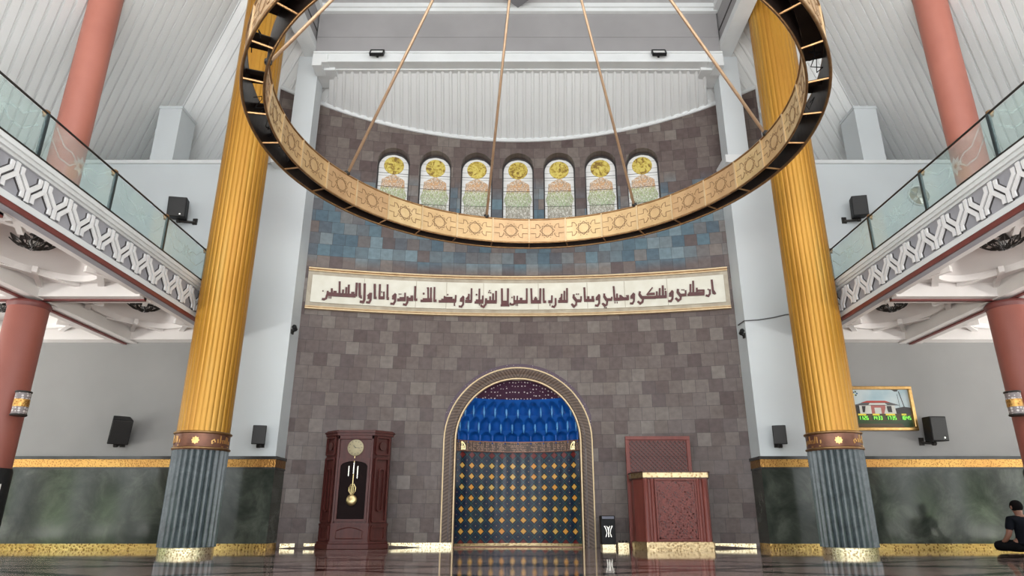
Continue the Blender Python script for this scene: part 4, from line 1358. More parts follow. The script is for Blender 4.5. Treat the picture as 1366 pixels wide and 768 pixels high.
b = MB().grid(lambda u, v: vault(2 * u - 1, 2.86 + (NSP + 1.235 - 2.86) * v, 0.09 + 0.05 * v), 30, 10)
b.build('mosaic_crown', M_PURPLE, ni, smooth=True)
fl = MB().box(-1.24, 1.24, 13.72, 14.2, 0.0, 0.012)
fl.build('threshold', M_COPPERBAND, ni)

# ================================================================== TALL CLOCK
CX, CY_ = -3.04, 12.78
ck = thing('tall_pendulum_clock', (CX, CY_, 0), 'tall mahogany pendulum clock with angled side wings', 'clock')
def plan(e, fy=0.0): # breakfront outline grown by e
    return [(CX - 0.34 - e * 0.5, CY_ - e - fy), (CX + 0.34 + e * 0.5, CY_ - e - fy), (CX + 0.62 + e, CY_ + 0.26 - e * 0.4), (CX + 0.62 + e, CY_ + 0.36), (CX - 0.62 - e, CY_ + 0.36), (CX - 0.62 - e, CY_ + 0.26 - e * 0.4)]
MB().prism(plan(0.05), 0.0, 0.09).prism(plan(0.03), 0.09, 0.13).build('plinth', M_WOODR, ck, bevel=0.008)
body = MB().prism(plan(0.0), 0.13, 0.42)
body.prism(plan(-0.02), 0.42, 2.03)
body.build('case', M_WOODR, ck)
MB().prism(plan(0.02), 2.00, 2.05).prism(plan(0.045), 2.05, 2.075).prism(plan(0.01), 2.075, 2.10).build('cornice', M_WOODR, ck)
MB().prism(plan(0.012), 0.40, 0.44).build('base_moulding', M_WOODR, ck)
yf = CY_ + 0.02
# front stiles and panels in relief
f = MB()
for xx in (CX - 0.335, CX + 0.295):
    f.box(xx, xx + 0.04, yf - 0.035, yf + 0.01, 0.44, 2.0)
f.box(CX - 0.335, CX + 0.335, yf - 0.035, yf + 0.01, 1.93, 2.0)
f.build('front_stile', M_WOODR, ck, bevel=0.006)
def framed(x0, x1, z0, z1, y, w=0.03, d=0.02):
    m = MB()
    m.box(x0, x1, y - d, y + 0.005, z0, z0 + w); m.box(x0, x1, y - d, y + 0.005, z1 - w, z1)
    m.box(x0, x0 + w, y - d, y + 0.005, z0 + w, z1 - w); m.box(x1 - w, x1, y - d, y + 0.005, z0 + w, z1 - w)
    return m
dr = framed(CX - 0.29, CX + 0.29, 0.47, 1.58, yf, 0.04, 0.035)
# arched head of the door
n = 16
vs = []
for i in range(n + 1):
    x = -0.25 + 0.50 * i / n
    z = 1.44 + 0.09 * max(0, 1 - (x / 0.25) ** 2) ** 0.5
    vs += [(CX + x, yf - 0.03, z), (CX + x, yf - 0.03, 1.545)]
dr.add(vs, [(2 * i, 2 * i + 1, 2 * i + 3, 2 * i + 2) for i in range(n)])
door = dr.build('door', M_WOODR, ck)
gz = MB().box(CX - 0.255, CX + 0.255, yf - 0.012, yf - 0.004, 0.51, 1.54)
gz.build('door_pane', M_DARKGL, door)
# dial
dz = 1.775
dl = MB().lathe([(0.150, 0), (0.150, 0.012), (0.137, 0.018), (0.0, 0.018)], (0, 0, 0), 40, M=Matrix.Translation((CX, yf - 0.012, dz)) @ Matrix.Rotation(pi / 2, 4, 'X'))
dial = dl.build('dial', M_DIAL, ck, auto=radians(40))
tk = MB()
for k in range(12):
    a = 2 * pi * k / 12
    tk.box(-0.004, 0.004, -0.0025, 0, 0.105, 0.128, M=Matrix.Translation((CX, yf - 0.031, dz)) @ Matrix.Rotation(a, 4, 'Y'))
for a, l, w in ((radians(315), 0.055, 0.005), (radians(95), 0.085, 0.0035)):
    tk.box(-w, w, -0.004, -0.0005, -0.012, l, M=Matrix.Translation((CX, yf - 0.032, dz)) @ Matrix.Rotation(a, 4, 'Y'))
tk.build('hands_and_ticks', M_LEAD, dial)
# pendulum, lyre and weights
pm = MB().box(CX - 0.006, CX + 0.006, yf - 0.03, yf - 0.022, 1.05, 1.62)
MBp = pm.build('pendulum', M_BRASS, ck)
ly = MB()
for d in (-1, 1):
    ly.tube([(CX + d * 0.012, yf - 0.035, 0.93), (CX + d * 0.055, yf - 0.035, 0.99), (CX + d * 0.06, yf - 0.035, 1.06), (CX + d * 0.02, yf - 0.035, 1.12)], 0.010, 6)
    ly.tube([(CX + d * 0.02, yf - 0.035, 0.96), (CX + d * 0.025, yf - 0.035, 1.09)], 0.006, 6)
ly.tube([(CX, yf - 0.035, 0.93), (CX, yf - 0.035, 1.10)], 0.006, 6)
ly.build('lyre', M_BRASS, MBp)
MB().lathe([(0.10, 0), (0.10, 0.01), (0.06, 0.03), (0, 0.036)], (0, 0, 0), 32, M=Matrix.Translation((CX, yf - 0.028, 0.84)) @ Matrix.Rotation(pi / 2, 4, 'X')).build('bob', M_BRASS, MBp, smooth=True)
for dx, z0, z1 in ((-0.09, 1.26, 1.44), (0.0, 1.30, 1.50), (0.075, 1.22, 1.44)):
    MB().lathe([(0, z0 - 0.01), (0.013, z0), (0.013, z1), (0, z1 + 0.01)], (CX + dx, yf - 0.035, 0), 10).build('weight', M_SILVER, ck)
# wing panels
for d in (-1, 1):
    p0 = Vector((CX + d * 0.36, CY_ + 0.012, 0)); p1 = Vector((CX + d * 0.60, CY_ + 0.245, 0))
    tdir = (p1 - p0).normalized(); L = (p1 - p0).length
    nrm = Vector((tdir.y * d, -tdir.x * d, 0))
    if nrm.y > 0: nrm = -nrm
    def wmap(u, v, h): 
        q = p0 + tdir * u + nrm * (h + 0.0); return (q.x, q.y, v)
    w_ = MB()
    for (z0, z1) in ((0.47, 1.58), (1.66, 1.97), (0.16, 0.38)):
        w_.strokes([([(0.03, z0), (0.03, z1)], 0.035), ([(L - 0.03, z0), (L - 0.03, z1)], 0.035), ([(0.03, z0), (L - 0.03, z0)], 0.035), ([(0.03, z1), (L - 0.03, z1)], 0.035)], wmap, 0.03)
    wing = w_.build('wing_panel', M_WOODR, ck)
    o_ = MB()
    oc = [(L / 2 + 0.055 * cos(a), (0.70 if sin(a) < 0 else 1.34) + 0.055 * sin(a)) for a in [2 * pi * k / 20 for k in range(20)]]
    o_.strokes([(oc + [oc[0]], 0.018)], wmap, 0.035)
    o_.build('oblong_moulding', M_WOODR, wing)
    n = 24
    rs = MB()
    for r, h in ((0.075, 0.03), (0.05, 0.036)):
        c_ = [(L / 2 + r * cos(2 * pi * k / n), 1.81 + r * sin(2 * pi * k / n)) for k in range(n)]
        rs.add([wmap(p[0], p[1], h) for p in c_] + [wmap(p[0], p[1], 0) for p in c_], [tuple(range(n))] + [(k, (k + 1) % n, n + (k + 1) % n, n + k) for k in range(n)])
    rs.build('round_rosette', M_WOODD, wing)
bp = MB()
arcp = [(CX - 0.24 + 0.48 * i / 14, yf - 0.02, 0.31 + 0.06 * sin(pi * i / 14)) for i in range(15)]
bp.tube(arcp, 0.012, 6); bp.tube([(CX - 0.24, yf - 0.02, 0.18), (CX - 0.24, yf - 0.02, 0.31)], 0.012, 6); bp.tube([(CX + 0.24, yf - 0.02, 0.18), (CX + 0.24, yf - 0.02, 0.31)], 0.012, 6); bp.tube([(CX - 0.24, yf - 0.02, 0.18), (CX + 0.24, yf - 0.02, 0.18)], 0.012, 6)
bp.build('base_panel_moulding', M_WOODR, ck)

# ================================================================== PULPIT
PX0, PX1, PY = 2.10, 3.42, 12.38
pu = thing('carved_pulpit', (2.75, 12.7, 0), 'carved red-brown wooden pulpit with gilt bands and high lattice back', 'pulpit')
def pplan(e): return [(PX0 + 0.14 - e * .4, PY - e), (PX1 - 0.04 + e * .4, PY - e), (PX1 + e, PY + 0.10), (PX1 + e, 13.0), (PX0 - e, 13.0), (PX0 - e, PY + 0.34)]
MB().prism(pplan(-0.01), 0.13, 1.215).build('body', M_WOODP, pu)
MB().prism(pplan(0.02), 0.0, 0.035).prism(pplan(0.03), 0.035, 0.125).prism(pplan(0.01), 0.12, 0.135).build('gilt_base', M_PGOLD, pu)
MB().prism(pplan(0.025), 1.215, 1.30).build('gilt_cornice', M_PGOLD, pu)
MB().prism(pplan(0.04), 1.30, 1.318).prism(pplan(0.012), 1.19, 1.217).build('top_board', M_WOODD, pu)
for xx, r in ((PX0 + 0.17, 0.05), (PX0 + 0.29, 0.035), (PX1 - 0.22, 0.035), (PX1 - 0.10, 0.05)):
    MB().lathe([(r * 1.15, 0.135), (r * 1.15, 0.17), (r, 0.19), (r, 1.14), (r * 1.15, 1.16), (r * 1.15, 1.195)], (xx, PY + 0.012, 0), 16).build('corner_pillar', M_WOODP, pu, auto=radians(40))
fx0, fx1, fz0, fz1 = PX0 + 0.36, PX1 - 0.28, 0.18, 1.16
fp = framed(fx0 - 0.03, fx1 + 0.03, fz0 - 0.03, fz1 + 0.03, PY + 0.01, 0.03, 0.03)
panel = fp.build('front_panel', M_WOODP, pu, bevel=0.005)
MB().box(fx0, fx1, PY - 0.002, PY + 0.011, fz0, fz1).build('recess', M_WOODD, panel)
cv = MB()
mp = lambda u, v, h: (u, PY + 0.01 - h, v)
st = []
gx = (fx1 - fx0) / 3; gz_ = (fz1 - fz0) / 4
for i in range(4):
    for j_ in range(5):
        cx_, cz_ = fx0 + gx * i, fz0 + gz_ * j_
        for (qx, qz, R0) in ((cx_, cz_, 0.085), (cx_ + gx / 2, cz_ + gz_ / 2, 0.075)):
            if not (fx0 - 0.01 <= qx <= fx1 + 0.01 and fz0 - 0.01 <= qz <= fz1 + 0.01): continue
            pts = []
            for k in range(17):
                a = 2 * pi * k / 16 + pi / 16
                r = R0 if k % 2 == 0 else R0 * 0.68
                pts.append((min(max(qx + r * cos(a), fx0), fx1), min(max(qz + r * sin(a), fz0), fz1)))
            st.append((pts, 0.022))
            ci = [(min(max(qx + 0.03 * cos(2 * pi * k / 8), fx0), fx1), min(max(qz + 0.03 * sin(2 * pi * k / 8), fz0), fz1)) for k in range(9)]
            st.append((ci, 0.03))
for i in range(3):
    for j_ in range(4):
        x0, z0 = fx0 + gx * i, fz0 + gz_ * j_
        st.append(([(x0, z0), (x0 + gx, z0 + gz_)], 0.018)); st.append(([(x0 + gx, z0), (x0, z0 + gz_)], 0.018))
        st.append(([(x0 + gx / 2, z0), (x0 + gx, z0 + gz_ / 2), (x0 + gx / 2, z0 + gz_), (x0, z0 + gz_ / 2), (x0 + gx / 2, z0)], 0.018))
cv.strokes(st, mp, 0.016)
cv.build('star_carving', M_WOODP, panel)
# high lattice back
bk = framed(2.06, 3.30, 0.0, 2.02, 13.12, 0.07, 0.05)
bk.box(2.06, 3.30, 13.10, 13.13, 0.0, 2.02)
bko = bk.build('back_panel', M_WOODP, pu, bevel=0.006)
lt = MB()
st = []
x0, x1, z0, z1 = 2.14, 3.22, 1.0, 1.94
k = -2.0
while k < 2.2:
    for sg in (1, -1):
        pts = []
        a = x0; b_ = x1
        f0 = (lambda x: z0 + (x - x0) + k) if sg == 1 else (lambda x: z1 - (x - x0) - k)
        xs = [x0 + (x1 - x0) * i / 60 for i in range(61)]
        ok = [x for x in xs if z0 <= f0(x) <= z1]
        if len(ok) > 2: st.append(([(ok[0], f0(ok[0])), (ok[-1], f0(ok[-1]))], 0.02))
    k += 0.082
lt.strokes(st, lambda u, v, h: (u, 13.10 - h, v), 0.018)
lt.build('lattice', M_WOODD, bko)

# ================================================================== SMALL THINGS
# black box with silver tulip mark
bb = thing('black_speaker_box', (1.68, 13.3, 0), 'slim black box with silver tulip-shaped mark beside the niche', 'box')
MB().box(1.54, 1.80, 13.10, 13.40, 0.07, 0.575).build('body', M_BLACK, bb, bevel=0.012)
MB().box(1.56, 1.78, 13.085, 13.105, 0.515, 0.56).build('top_strip', mat('grey_violet_plastic', (0.09, 0.09, 0.13), None, 0.3), bb)
tm = MB()
tm.strokes([([(-.075, .10), (-.045, .05), (-.03, -.02), (-.05, -.09)], .012), ([(.075, .10), (.045, .05), (.03, -.02), (.05, -.09)], .012), ([(0, .08), (0, -.09)], .014),
            ([(-.03, .10), (-.012, .06), (0, .0)], .010), ([(.03, .10), (.012, .06), (0, .0)], .010), ([(-.075, .10), (-.055, .09)], .016), ([(.075, .10), (.055, .09)], .016)],
           lambda u, v, h: (1.67 + u, 13.10 - h, 0.29 + v), 0.004)
tm.build('tulip_mark', M_SILVER, bb)
MB().box(1.55, 1.79, 13.08, 13.42, 0.0, 0.07).build('base', M_SBASE, bb)
pd = thing('studded_plinth', (1.95, 13.3, 0), 'small pale gilt plinth with three studs beside the pulpit', 'plinth')
MB().box(1.83, 2.03, 13.05, 13.35, 0.0, 0.10).build('block', M_SBASE, pd)
for dx in (-0.06, 0, 0.06):
    MB().lathe([(0.018, 0), (0.018, 0.03), (0.0, 0.045)], (1.93 + dx, 13.12, 0.10), 8).build('stud', M_BLACKM, pd)


def speaker(x, z, w, h, d, yaw, pitch, label, arm, grp, badge=False):
    t = thing('wall_speaker', (x, DW, z), label, 'speaker', grp)
    M = Matrix.Translation((x, DW - 0.10 - d / 2, z)) @ Matrix.Rotation(yaw, 4, 'Z') @ Matrix.Rotation(pitch, 4, 'X')
    c = MB()
    c.prism([(-w / 2, -d / 2), (w / 2, -d / 2), (w / 2 * 0.80, d / 2), (-w / 2 * 0.80, d / 2)], -h / 2, h / 2, M=M)
    c.build('cabinet', M_BLACK, t, bevel=0.012)
    g = MB().box(-w / 2 * 0.92, w / 2 * 0.92, -d / 2 - 0.012, -d / 2 + 0.004, -h / 2 * 0.94, h / 2 * 0.94, M=M)
    go = g.build('grille', M_GRILLE, t, bevel=0.006)
    if badge:
        MB().box(-0.014, 0.014, -d / 2 - 0.016, -d / 2 - 0.011, -h * 0.40, -h * 0.40 + 0.028, M=M @ Matrix.Translation((w * 0.22, 0, 0))).build('badge', M_SILVER, go)
    b = MB()
    p0 = M @ Vector((0, d * 0.3, -h * 0.42))
    b.box(x + arm - 0.045, x + arm + 0.045, DW - 0.03, DW, z - h * 0.62, z - h * 0.30)
    b.tube([p0, (p0.x, p0.y, z - h * 0.56), (x + arm, DW - 0.02, z - h * 0.5)], 0.025, 8)
    b.tube([(p0.x - 0.03, p0.y, z - h * 0.56), (p0.x + 0.03, p0.y, z - h * 0.56)], 0.04, 8)
    b.build('bracket', M_BLACKM, t)


M_GRILLE = mat('black_speaker_grille', (0.022, 0.021, 0.02), (0.012, 0.012, 0.012), 0.55, scale=90)
speaker(-7.30, 2.05, 0.34, 0.46, 0.26, radians(38), radians(22), 'black speaker on the wall between pink column and gilded column, clock side', -0.02, 'black wall speakers')
speaker(-4.74, 1.97, 0.24, 0.34, 0.20, radians(16), radians(6), 'small black speaker on the white wall between gilded column and tall clock', 0.0, 'black wall speakers')
speaker(-6.96, 6.53, 0.36, 0.42, 0.28, radians(10), radians(8), 'black speaker high on the white wall above the gallery on the clock side', 0.26, 'black wall speakers', True)
speaker(4.79, 1.97, 0.24, 0.34, 0.20, radians(-16), radians(6), 'small black speaker on the white wall between carved pulpit and gilded column', 0.0, 'black wall speakers')
speaker(7.64, 2.07, 0.32, 0.44, 0.26, radians(4), radians(3), 'black speaker on the wall next to the framed prayer times', -0.16, 'black wall speakers', True)
speaker(6.99, 6.56, 0.30, 0.42, 0.28, radians(-12), radians(8), 'black speaker high on the white wall above the gallery on the pulpit side', -0.22, 'black wall speakers')


def spot_camera(s, z, label):
    x = s * 4.36
    t = thing('wall_camera', (s * 4.47, 12.72, z), label, 'camera', 'small black corner cameras')
    MB().box(*sorted((s * 4.47, s * 4.44)), 12.68, 12.78, z - 0.04, z + 0.05).build('mount', M_BLACKM, t)
    b = MB().tube([(s * 4.45, 12.73, z), (x, 12.70, z + 0.05), (x - s * 0.02, 12.62, z + 0.03)], 0.018, 6)
    b.lathe([(0.0, 0), (0.045, 0.005), (0.045, 0.10), (0.03, 0.12), (0, 0.12)], (0, 0, 0), 12, M=Matrix.Translation((x - s * 0.02, 12.55, z - 0.01)) @ Matrix.Rotation(radians(60), 4, 'X'))
    b.build('body', M_BLACK, t)
    MB().lathe([(0.0, 0), (0.032, 0.0), (0.0, 0.012)], (0, 0, 0), 12, M=Matrix.Translation((x - s * 0.02, 12.553, z - 0.012)) @ Matrix.Rotation(radians(150), 4, 'X')).build('lens', M_SILVER, t)


spot_camera(-1, 4.0, 'small black camera on the white wall corner, clock side of the slate wall')
spot_camera(1, 3.92, 'small black camera on the white wall corner, pulpit side of the slate wall')


def flood(x, label):
    t = thing('flood_light', (x, 11.96, 9.95), label, 'flood light', 'flood lights on the beam')
    M = Matrix.Translation((x, 11.90, 9.97)) @ Matrix.Rotation(radians(-30), 4, 'X')
    fr = MB()
    for a, b, c, d in ((-.15, .15, -.10, -.08), (-.15, .15, .08, .10), (-.15, -.13, -.08, .08), (.13, .15, -.08, .08)):
        fr.box(a, b, -0.05, 0.02, c, d, M=M)
    fr.build('frame', M_BLACK, t)
    MB().box(-.13, .13, -0.03, 0.02, -.08, .08, M=M).build('glass', M_GLAMP, t)
    MB().box(-.02, .02, 0.02, 0.09, -.02, .02, M=M).build('bracket', M_BLACKM, t)


flood(-3.03, 'black-framed flood light under the ceiling beam, above the clock side')
flood(3.03, 'black-framed flood light under the ceiling beam, above the pulpit side')

# round exhaust fan
ef = thing('exhaust_fan', (8.43, DW, 6.93), 'round grey exhaust fan on the upper white wall behind the glass railing', 'fan')
Mf = Matrix.Translation((8.43, DW, 6.93)) @ Matrix.Rotation(pi / 2, 4, 'X')
MB().lathe([(0.21, 0.0), (0.21, 0.05), (0.23, 0.05), (0.23, 0.0)], (0, 0, 0), 32, M=Mf).build('housing', M_TRIM, ef, auto=radians(40))
MB().lathe([(0.20, 0.004), (0.0, 0.006)], (0, 0, 0), 32, M=Mf, cap=False).build('backing', M_CREAMD, ef)
for k in range(5):
    a = 2 * pi * k / 5
    bl = MB().add([Mf @ Vector((r * cos(a + da), r * sin(a + da), h + e)) for e in (0, 0.004) for r, da, h in ((0.05, -0.3, 0.015), (0.05, 0.5, 0.03), (0.19, 0.35, 0.04), (0.19, -0.15, 0.015))], [(0, 1, 2, 3), (7, 6, 5, 4), (0, 1, 5, 4), (1, 2, 6, 5), (2, 3, 7, 6), (3, 0, 4, 7)])
    bl.build('blade', M_SILVER, ef)
MB().lathe([(0.055, 0.0), (0.055, 0.05), (0.0, 0.06)], (0, 0, 0), 16, M=Mf).build('hub', M_SILVER, ef)

# cable and conduit
cb = MB().tube([(4.455, 13.0, 4.22), (4.455, DW - 0.014, 4.20), (4.75, DW - 0.014, 4.22), (5.05, DW - 0.014, 4.27), (5.3, DW - 0.014, 4.33), (5.425, DW - 0.014, 4.335)], 0.012, 6)
prop(cb.build('wall_cable', M_CAB, None, loc=(5.0, DW, 4.25)), 'thin grey cable sagging across the white wall beside the gilded column', 'cable', kind='thing')
cd_ = MB().box(5.44, 5.50, DW - 0.03, DW, 3.55, 4.34)
prop(cd_.build('cable_conduit', M_TRIM, None, loc=(5.47, DW, 3.55), bevel=0.005), 'white vertical cable conduit on the white wall behind the gilded column', 'conduit', kind='thing')

# ---- framed prayer times
fx0, fx1, fz0, fz1 = 6.22, 7.46, 2.065, 2.895
pf = thing('prayer_time_picture', ((fx0 + fx1) / 2, DW, fz0), 'gold-framed picture of a red-roofed house with green digital prayer times', 'picture')
fr = MB()
Y1, Y0 = DW, DW - 0.07
for a, b, c, d in ((fx0, fx1, fz0, fz0 + 0.06), (fx0, fx1, fz1 - 0.06, fz1), (fx0, fx0 + 0.06, fz0 + 0.06, fz1 - 0.06), (fx1 - 0.06, fx1, fz0 + 0.06, fz1 - 0.06)):
    fr.box(a, b, Y0, Y1, c, d)
fr.build('frame', M_GOLDB, pf, bevel=0.012)


def flat(name, c, es=0.0, rough=0.3):
    return mat(name, c, tuple(x * 0.85 for x in c), rough, scale=6, emit=c if es else None, es=es)


P_SKY = mat('picture_sky', (0.30, 0.44, 0.50), (0.58, 0.64, 0.64), 0.3, scale=2.2)
P_W, P_R, P_D = flat('picture_white_wall', (0.66, 0.66, 0.60)), flat('picture_red_roof', (0.50, 0.05, 0.03)), flat('picture_dark_tone', (0.035, 0.03, 0.03))  # last one is near-black print for windows, poles and dark masses
P_G, P_G2, P_GR = flat('picture_lawn', (0.035, 0.07, 0.02)), flat('picture_brown_ground', (0.09, 0.06, 0.025)), flat('picture_grey_roof', (0.10, 0.10, 0.10))
P_P, P_Y, P_L = flat('picture_pink_porch', (0.45, 0.14, 0.12)), flat('yellow_label', (0.62, 0.52, 0.05), 0.4), flat('green_digits', (0.3, 0.9, 0.1), 0.8)
P_DG, P_BL = flat('dark_green_display', (0.01, 0.08, 0.015)), flat('blue_emblem', (0.02, 0.10, 0.20))
def pm(px, py): return (6.285 + (px - 60) / (880 - 60) * 1.115, 2.835 - (py - 125) / (665 - 125) * 0.71)
LAY = [0]
def poly(m, pts, mi, lay):
    q = [pm(*p) for p in pts]
    m.add([(p[0], DW - 0.02 - lay * 0.0012, p[1]) for p in q], [tuple(range(len(q)))], mi)
pc = MB()
MT = [P_SKY, P_W, P_R, P_D, P_G, P_G2, P_GR, P_P, P_DG, P_BL, P_Y]
poly(pc, [(60, 125), (880, 125), (880, 665), (60, 665)], 0, 0)
poly(pc, [(60, 440), (880, 440), (880, 665), (60, 665)], 5, 1)
poly(pc, [(60, 560), (420, 575), (880, 560), (880, 640), (60, 640)], 4, 2)
poly(pc, [(60, 610), (880, 610), (880, 665), (60, 665)], 5, 3)
poly(pc, [(700, 580), (880, 570), (880, 665), (760, 665)], 4, 4)
poly(pc, [(60, 350), (170, 330), (170, 470), (60, 470)], 3, 2)
poly(pc, [(640, 400), (790, 370), (880, 385), (880, 470), (640, 470)], 3, 2)
poly(pc, [(170, 330), (660, 330), (670, 470), (170, 470)], 1, 3)
poly(pc, [(330, 345), (530, 345), (530, 470), (330, 470)], 7, 4)
poly(pc, [(375, 385), (465, 385), (465, 470), (375, 470)], 1, 5)
for x0, x1 in ((205, 270), (550, 615)):
    poly(pc, [(x0, 360), (x1, 360), (x1, 450), (x0, 450)], 3, 4)
poly(pc, [(260, 350), (330, 470), (230, 470)], 1, 6); poly(pc, [(540, 350), (560, 470), (500, 470)], 1, 6)
poly(pc, [(90, 352), (290, 288), (540, 288), (740, 352)], 6, 5)
poly(pc, [(200, 312), (290, 286), (540, 286), (610, 310)], 2, 6)
poly(pc, [(300, 345), (320, 318), (530, 318), (560, 345)], 1, 7)
poly(pc, [(745, 150), (757, 150), (800, 380), (788, 380)], 3, 2); poly(pc, [(720, 190), (726, 190), (735, 380), (729, 380)], 3, 2)
poly(pc, [(640, 126), (745, 126), (735, 150), (690, 152), (670, 135)], 3, 2)
for k in range(5):
    a = 2 * pi * k / 5
    cx_, cy_ = 140 + 26 * cos(a), 180 + 26 * sin(a)
    poly(pc, [(cx_ + 13 * cos(2 * pi * i / 8), cy_ + 13 * sin(2 * pi * i / 8)) for i in range(8)], (9, 4, 10, 9, 4)[k], 3)
poly(pc, [(146, 205), (152, 205), (152, 300), (146, 300)], 0, 2)
for x0, x1 in ((130, 275), (320, 465), (515, 660), (715, 860)):
    poly(pc, [(x0, 500), (x1, 500), (x1, 562), (x0, 562)], 8, 7)
for x0, x1 in ((135, 245), (335, 430), (515, 645), (735, 800)):
    poly(pc, [(x0, 470), (x1, 470), (x1, 495), (x0, 495)], 10, 7)
pc.build('printed_scene', MT, pf, recalc=False)
SEG = {'0': 'abcdef', '1': 'bc', '2': 'abged', '3': 'abgcd', '4': 'fgbc', '5': 'afgcd', '6': 'afgedc', '7': 'abc', '8': 'abcdefg'}
dg = MB()
for txt, x0 in (('1126', 134), ('1433', 326), ('1735', 520), ('1845', 720)):
    for i, chh in enumerate(txt):
        ox = x0 + i * 34 + (6 if i > 1 else 0)
        S = {'a': ((2, 0), (22, 0)), 'b': ((22, 0), (22, 24)), 'c': ((22, 24), (22, 48)), 'd': ((2, 48), (22, 48)), 'e': ((2, 24), (2, 48)), 'f': ((2, 0), (2, 24)), 'g': ((2, 24), (22, 24))}
        for k in SEG[chh]:
            p, q = S[k]
            dg.strokes([([pm(ox + p[0], 507 + p[1]), pm(ox + q[0], 507 + q[1])], 0.009)], lambda u, v, h: (u, DW - 0.031 - h, v), 0.003)
    dg.strokes([([pm(x0 + 66, 518), pm(x0 + 66, 524)], 0.007), ([pm(x0 + 66, 538), pm(x0 + 66, 544)], 0.007)], lambda u, v, h: (u, DW - 0.031 - h, v), 0.003)
dg.build('green_digits', P_L, pf)
# pale label on the black sleeve of the pink column
nb = MB()
for i in range(1): nb.grid(lambda u, v: (-7.64 + 0.306 * cos(-0.75 + 0.5 * u), 9.95 + 0.306 * sin(-0.75 + 0.5 * u), 0.78 + 0.20 * v), 6, 1)
for o_ in list(bpy.data.objects):
    if o_.name.startswith('lower_pink_column') and o_.location.x < 0:
        nb.build('pale_label', M_GLAMP, o_)

# ================================================================== SEATED PERSON
pr = thing('person', (8.02, 11.25, 0), 'person in black shirt seated cross-legged on the floor, seen from behind', 'person')
PX, PYY = 8.02, 11.25
def skin(name, verts, edges, m, root=0, sub=2, parent=None):
    me = bpy.data.meshes.new(name)
    bm = bmesh.new()
    ly_ = bm.verts.layers.skin.verify()
    vv = [bm.verts.new(Vector(v[:3])) for v in verts]
    for a, b in edges: bm.edges.new((vv[a], vv[b]))
    for i, v in enumerate(vv):
        r = verts[i][3]
        v[ly_].radius = r if isinstance(r, tuple) else (r, r)
        v[ly_].use_root = (i == root)
    bm.to_mesh(me); bm.free()
    me.materials.append(m)
    o = bpy.data.objects.new(name, me)
    COL.objects.link(o)
    sk = o.modifiers.new('skin', 'SKIN'); sk.use_smooth_shade = True
    ss = o.modifiers.new('sub', 'SUBSURF'); ss.levels = ss.render_levels = sub
    if parent: o.parent = parent
    return o
# body: pelvis, spine, head, arms with five fingers each, crossed legs (faces the wall, +Y)
V = [(0, 0, 0.13, (.13, .11)), (0, -0.01, 0.28, (.125, .095)), (0, 0.0, 0.42, (.145, .10)), (0, 0.01, 0.50, (.11, .08)), (0, 0.02, 0.565, (.05, .05)),
     (0, 0.045, 0.63, (.065, .08)), (0, 0.055, 0.70, (.078, .092)), (0, 0.05, 0.765, (.055, .06))]
Ed = [(i, i + 1) for i in range(7)]
def limb(pts, at):
    n = len(V)
    V.extend(pts)
    Ed.append((at, n))
    Ed.extend((n + i, n + i + 1) for i in range(len(pts) - 1))
    return n + len(pts) - 1
for s in (-1, 1):
    w_ = limb([(s * .17, 0.01, .49, .062), (s * .215, 0.0, .40, .050), (s * .245, 0.01, .28, .042), (s * .255, 0.09, .20, .036), (s * .255, 0.17, .155, .027), (s * .255, 0.215, .145, .030)], 3)
    for k, (dx, l) in enumerate(((-.03, .055), (-.011, .068), (.009, .064), (.028, .05))):
        limb([(s * .255 + dx, .25, .140, .0095), (s * .255 + dx * 1.2, .25 + l * .6, .125, .0085), (s * .255 + dx * 1.25, .25 + l * .9, .105, .0075)], w_)
    limb([(s * .215, .215, .140, .011), (s * .20, .24, .128, .0095)], w_)
    limb([(s * .13, .08, .11, .085), (s * .27, .21, .115, .068), (s * .31, .27, .105, .058), (s * .20, .33, .07, .048), (s * .02, .36, .055, .038), (-s * .06, .35, .05, .035), (-s * .13, .33, .045, .028)], 0)
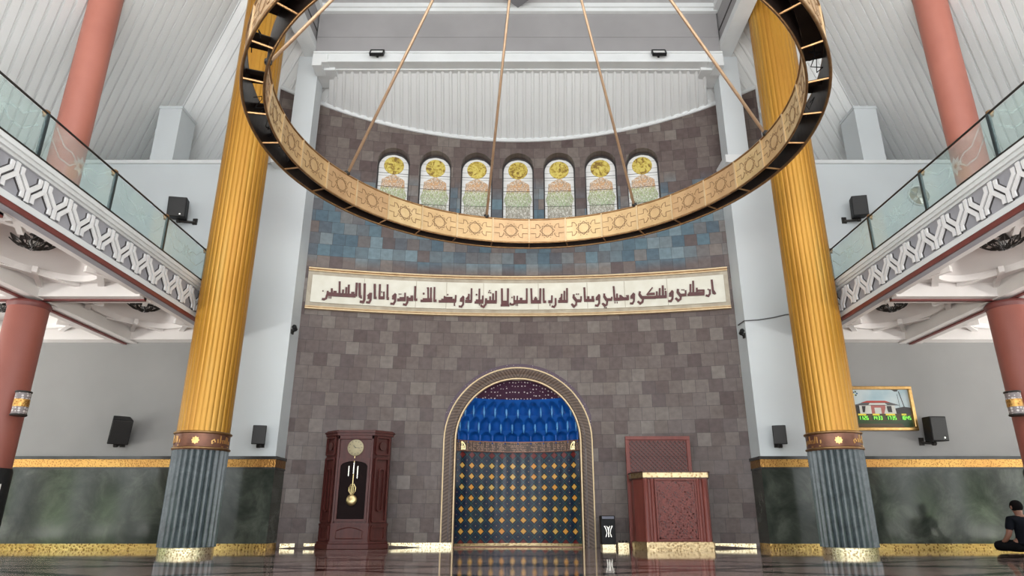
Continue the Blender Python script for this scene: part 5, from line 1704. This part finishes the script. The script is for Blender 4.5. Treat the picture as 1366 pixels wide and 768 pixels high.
body = skin('body', V, Ed, M_SKIN, 0, 2, pr)
shV = [(0, -0.015, 0.09, (.17, .15)), (0, -0.02, 0.20, (.165, .14)), (0, -0.015, 0.30, (.155, .125)), (0, -0.01, 0.42, (.172, .128)), (0, 0.0, 0.505, (.14, .11)), (0, 0.012, 0.572, (.075, .075))]
shE = [(i, i + 1) for i in range(5)]
for s in (-1, 1):
    n = len(shV)
    shV += [(s * .17, 0.01, .492, .076), (s * .215, 0.0, .40, .066), (s * .235, 0.005, .33, .060)]
    shE += [(4, n), (n, n + 1), (n + 1, n + 2)]
skin('shirt', shV, shE, M_SHIRT, 0, 2, pr)
trV = [(0, 0.0, 0.10, (.15, .10))]
trE = []
for s in (-1, 1):
    n = len(trV)
    trV += [(s * .13, .08, .11, .10), (s * .27, .21, .115, .082), (s * .31, .27, .105, .072), (s * .20, .33, .075, .060), (s * .02, .36, .065, .050)]
    trE += [(0, n)] + [(n + i, n + i + 1) for i in range(4)]
skin('trousers', trV, trE, M_TROUSER, 0, 2, pr)
# cropped hair, ears, nose
hm = MB()
def hair(u, v):
    a = 2 * pi * u
    e = radians(-44) + (pi / 2 - radians(-44)) * v
    front = max(0.0, sin(a))
    if v < 0.5: e += front * radians(54) * (1 - v * 2)
    return (PX + 0.088 * cos(a) * cos(e), PYY + 0.052 + 0.102 * sin(a) * cos(e), 0.705 + 0.098 * sin(e))
hm.grid(hair, 24, 10, closeu=True)
hm.build('hair', M_HAIR, pr, smooth=True)
for s in (-1, 1):
    MB().lathe([(0, -0.032), (0.014, -0.02), (0.017, 0.0), (0.015, 0.022), (0, 0.032)], (0, 0, 0), 10, M=Matrix.Translation((PX + s * 0.086, PYY + 0.05, 0.685)) @ Matrix.Scale(1.3, 4, (0, 1, 0)) @ Matrix.Scale(0.6, 4, (1, 0, 0))).build('ear', M_SKIN, pr, smooth=True)
MB().lathe([(0, -0.03), (0.016, -0.018), (0.006, 0.03), (0, 0.032)], (PX, PYY + 0.148, 0.68), 8).build('nose', M_SKIN, pr, smooth=True)
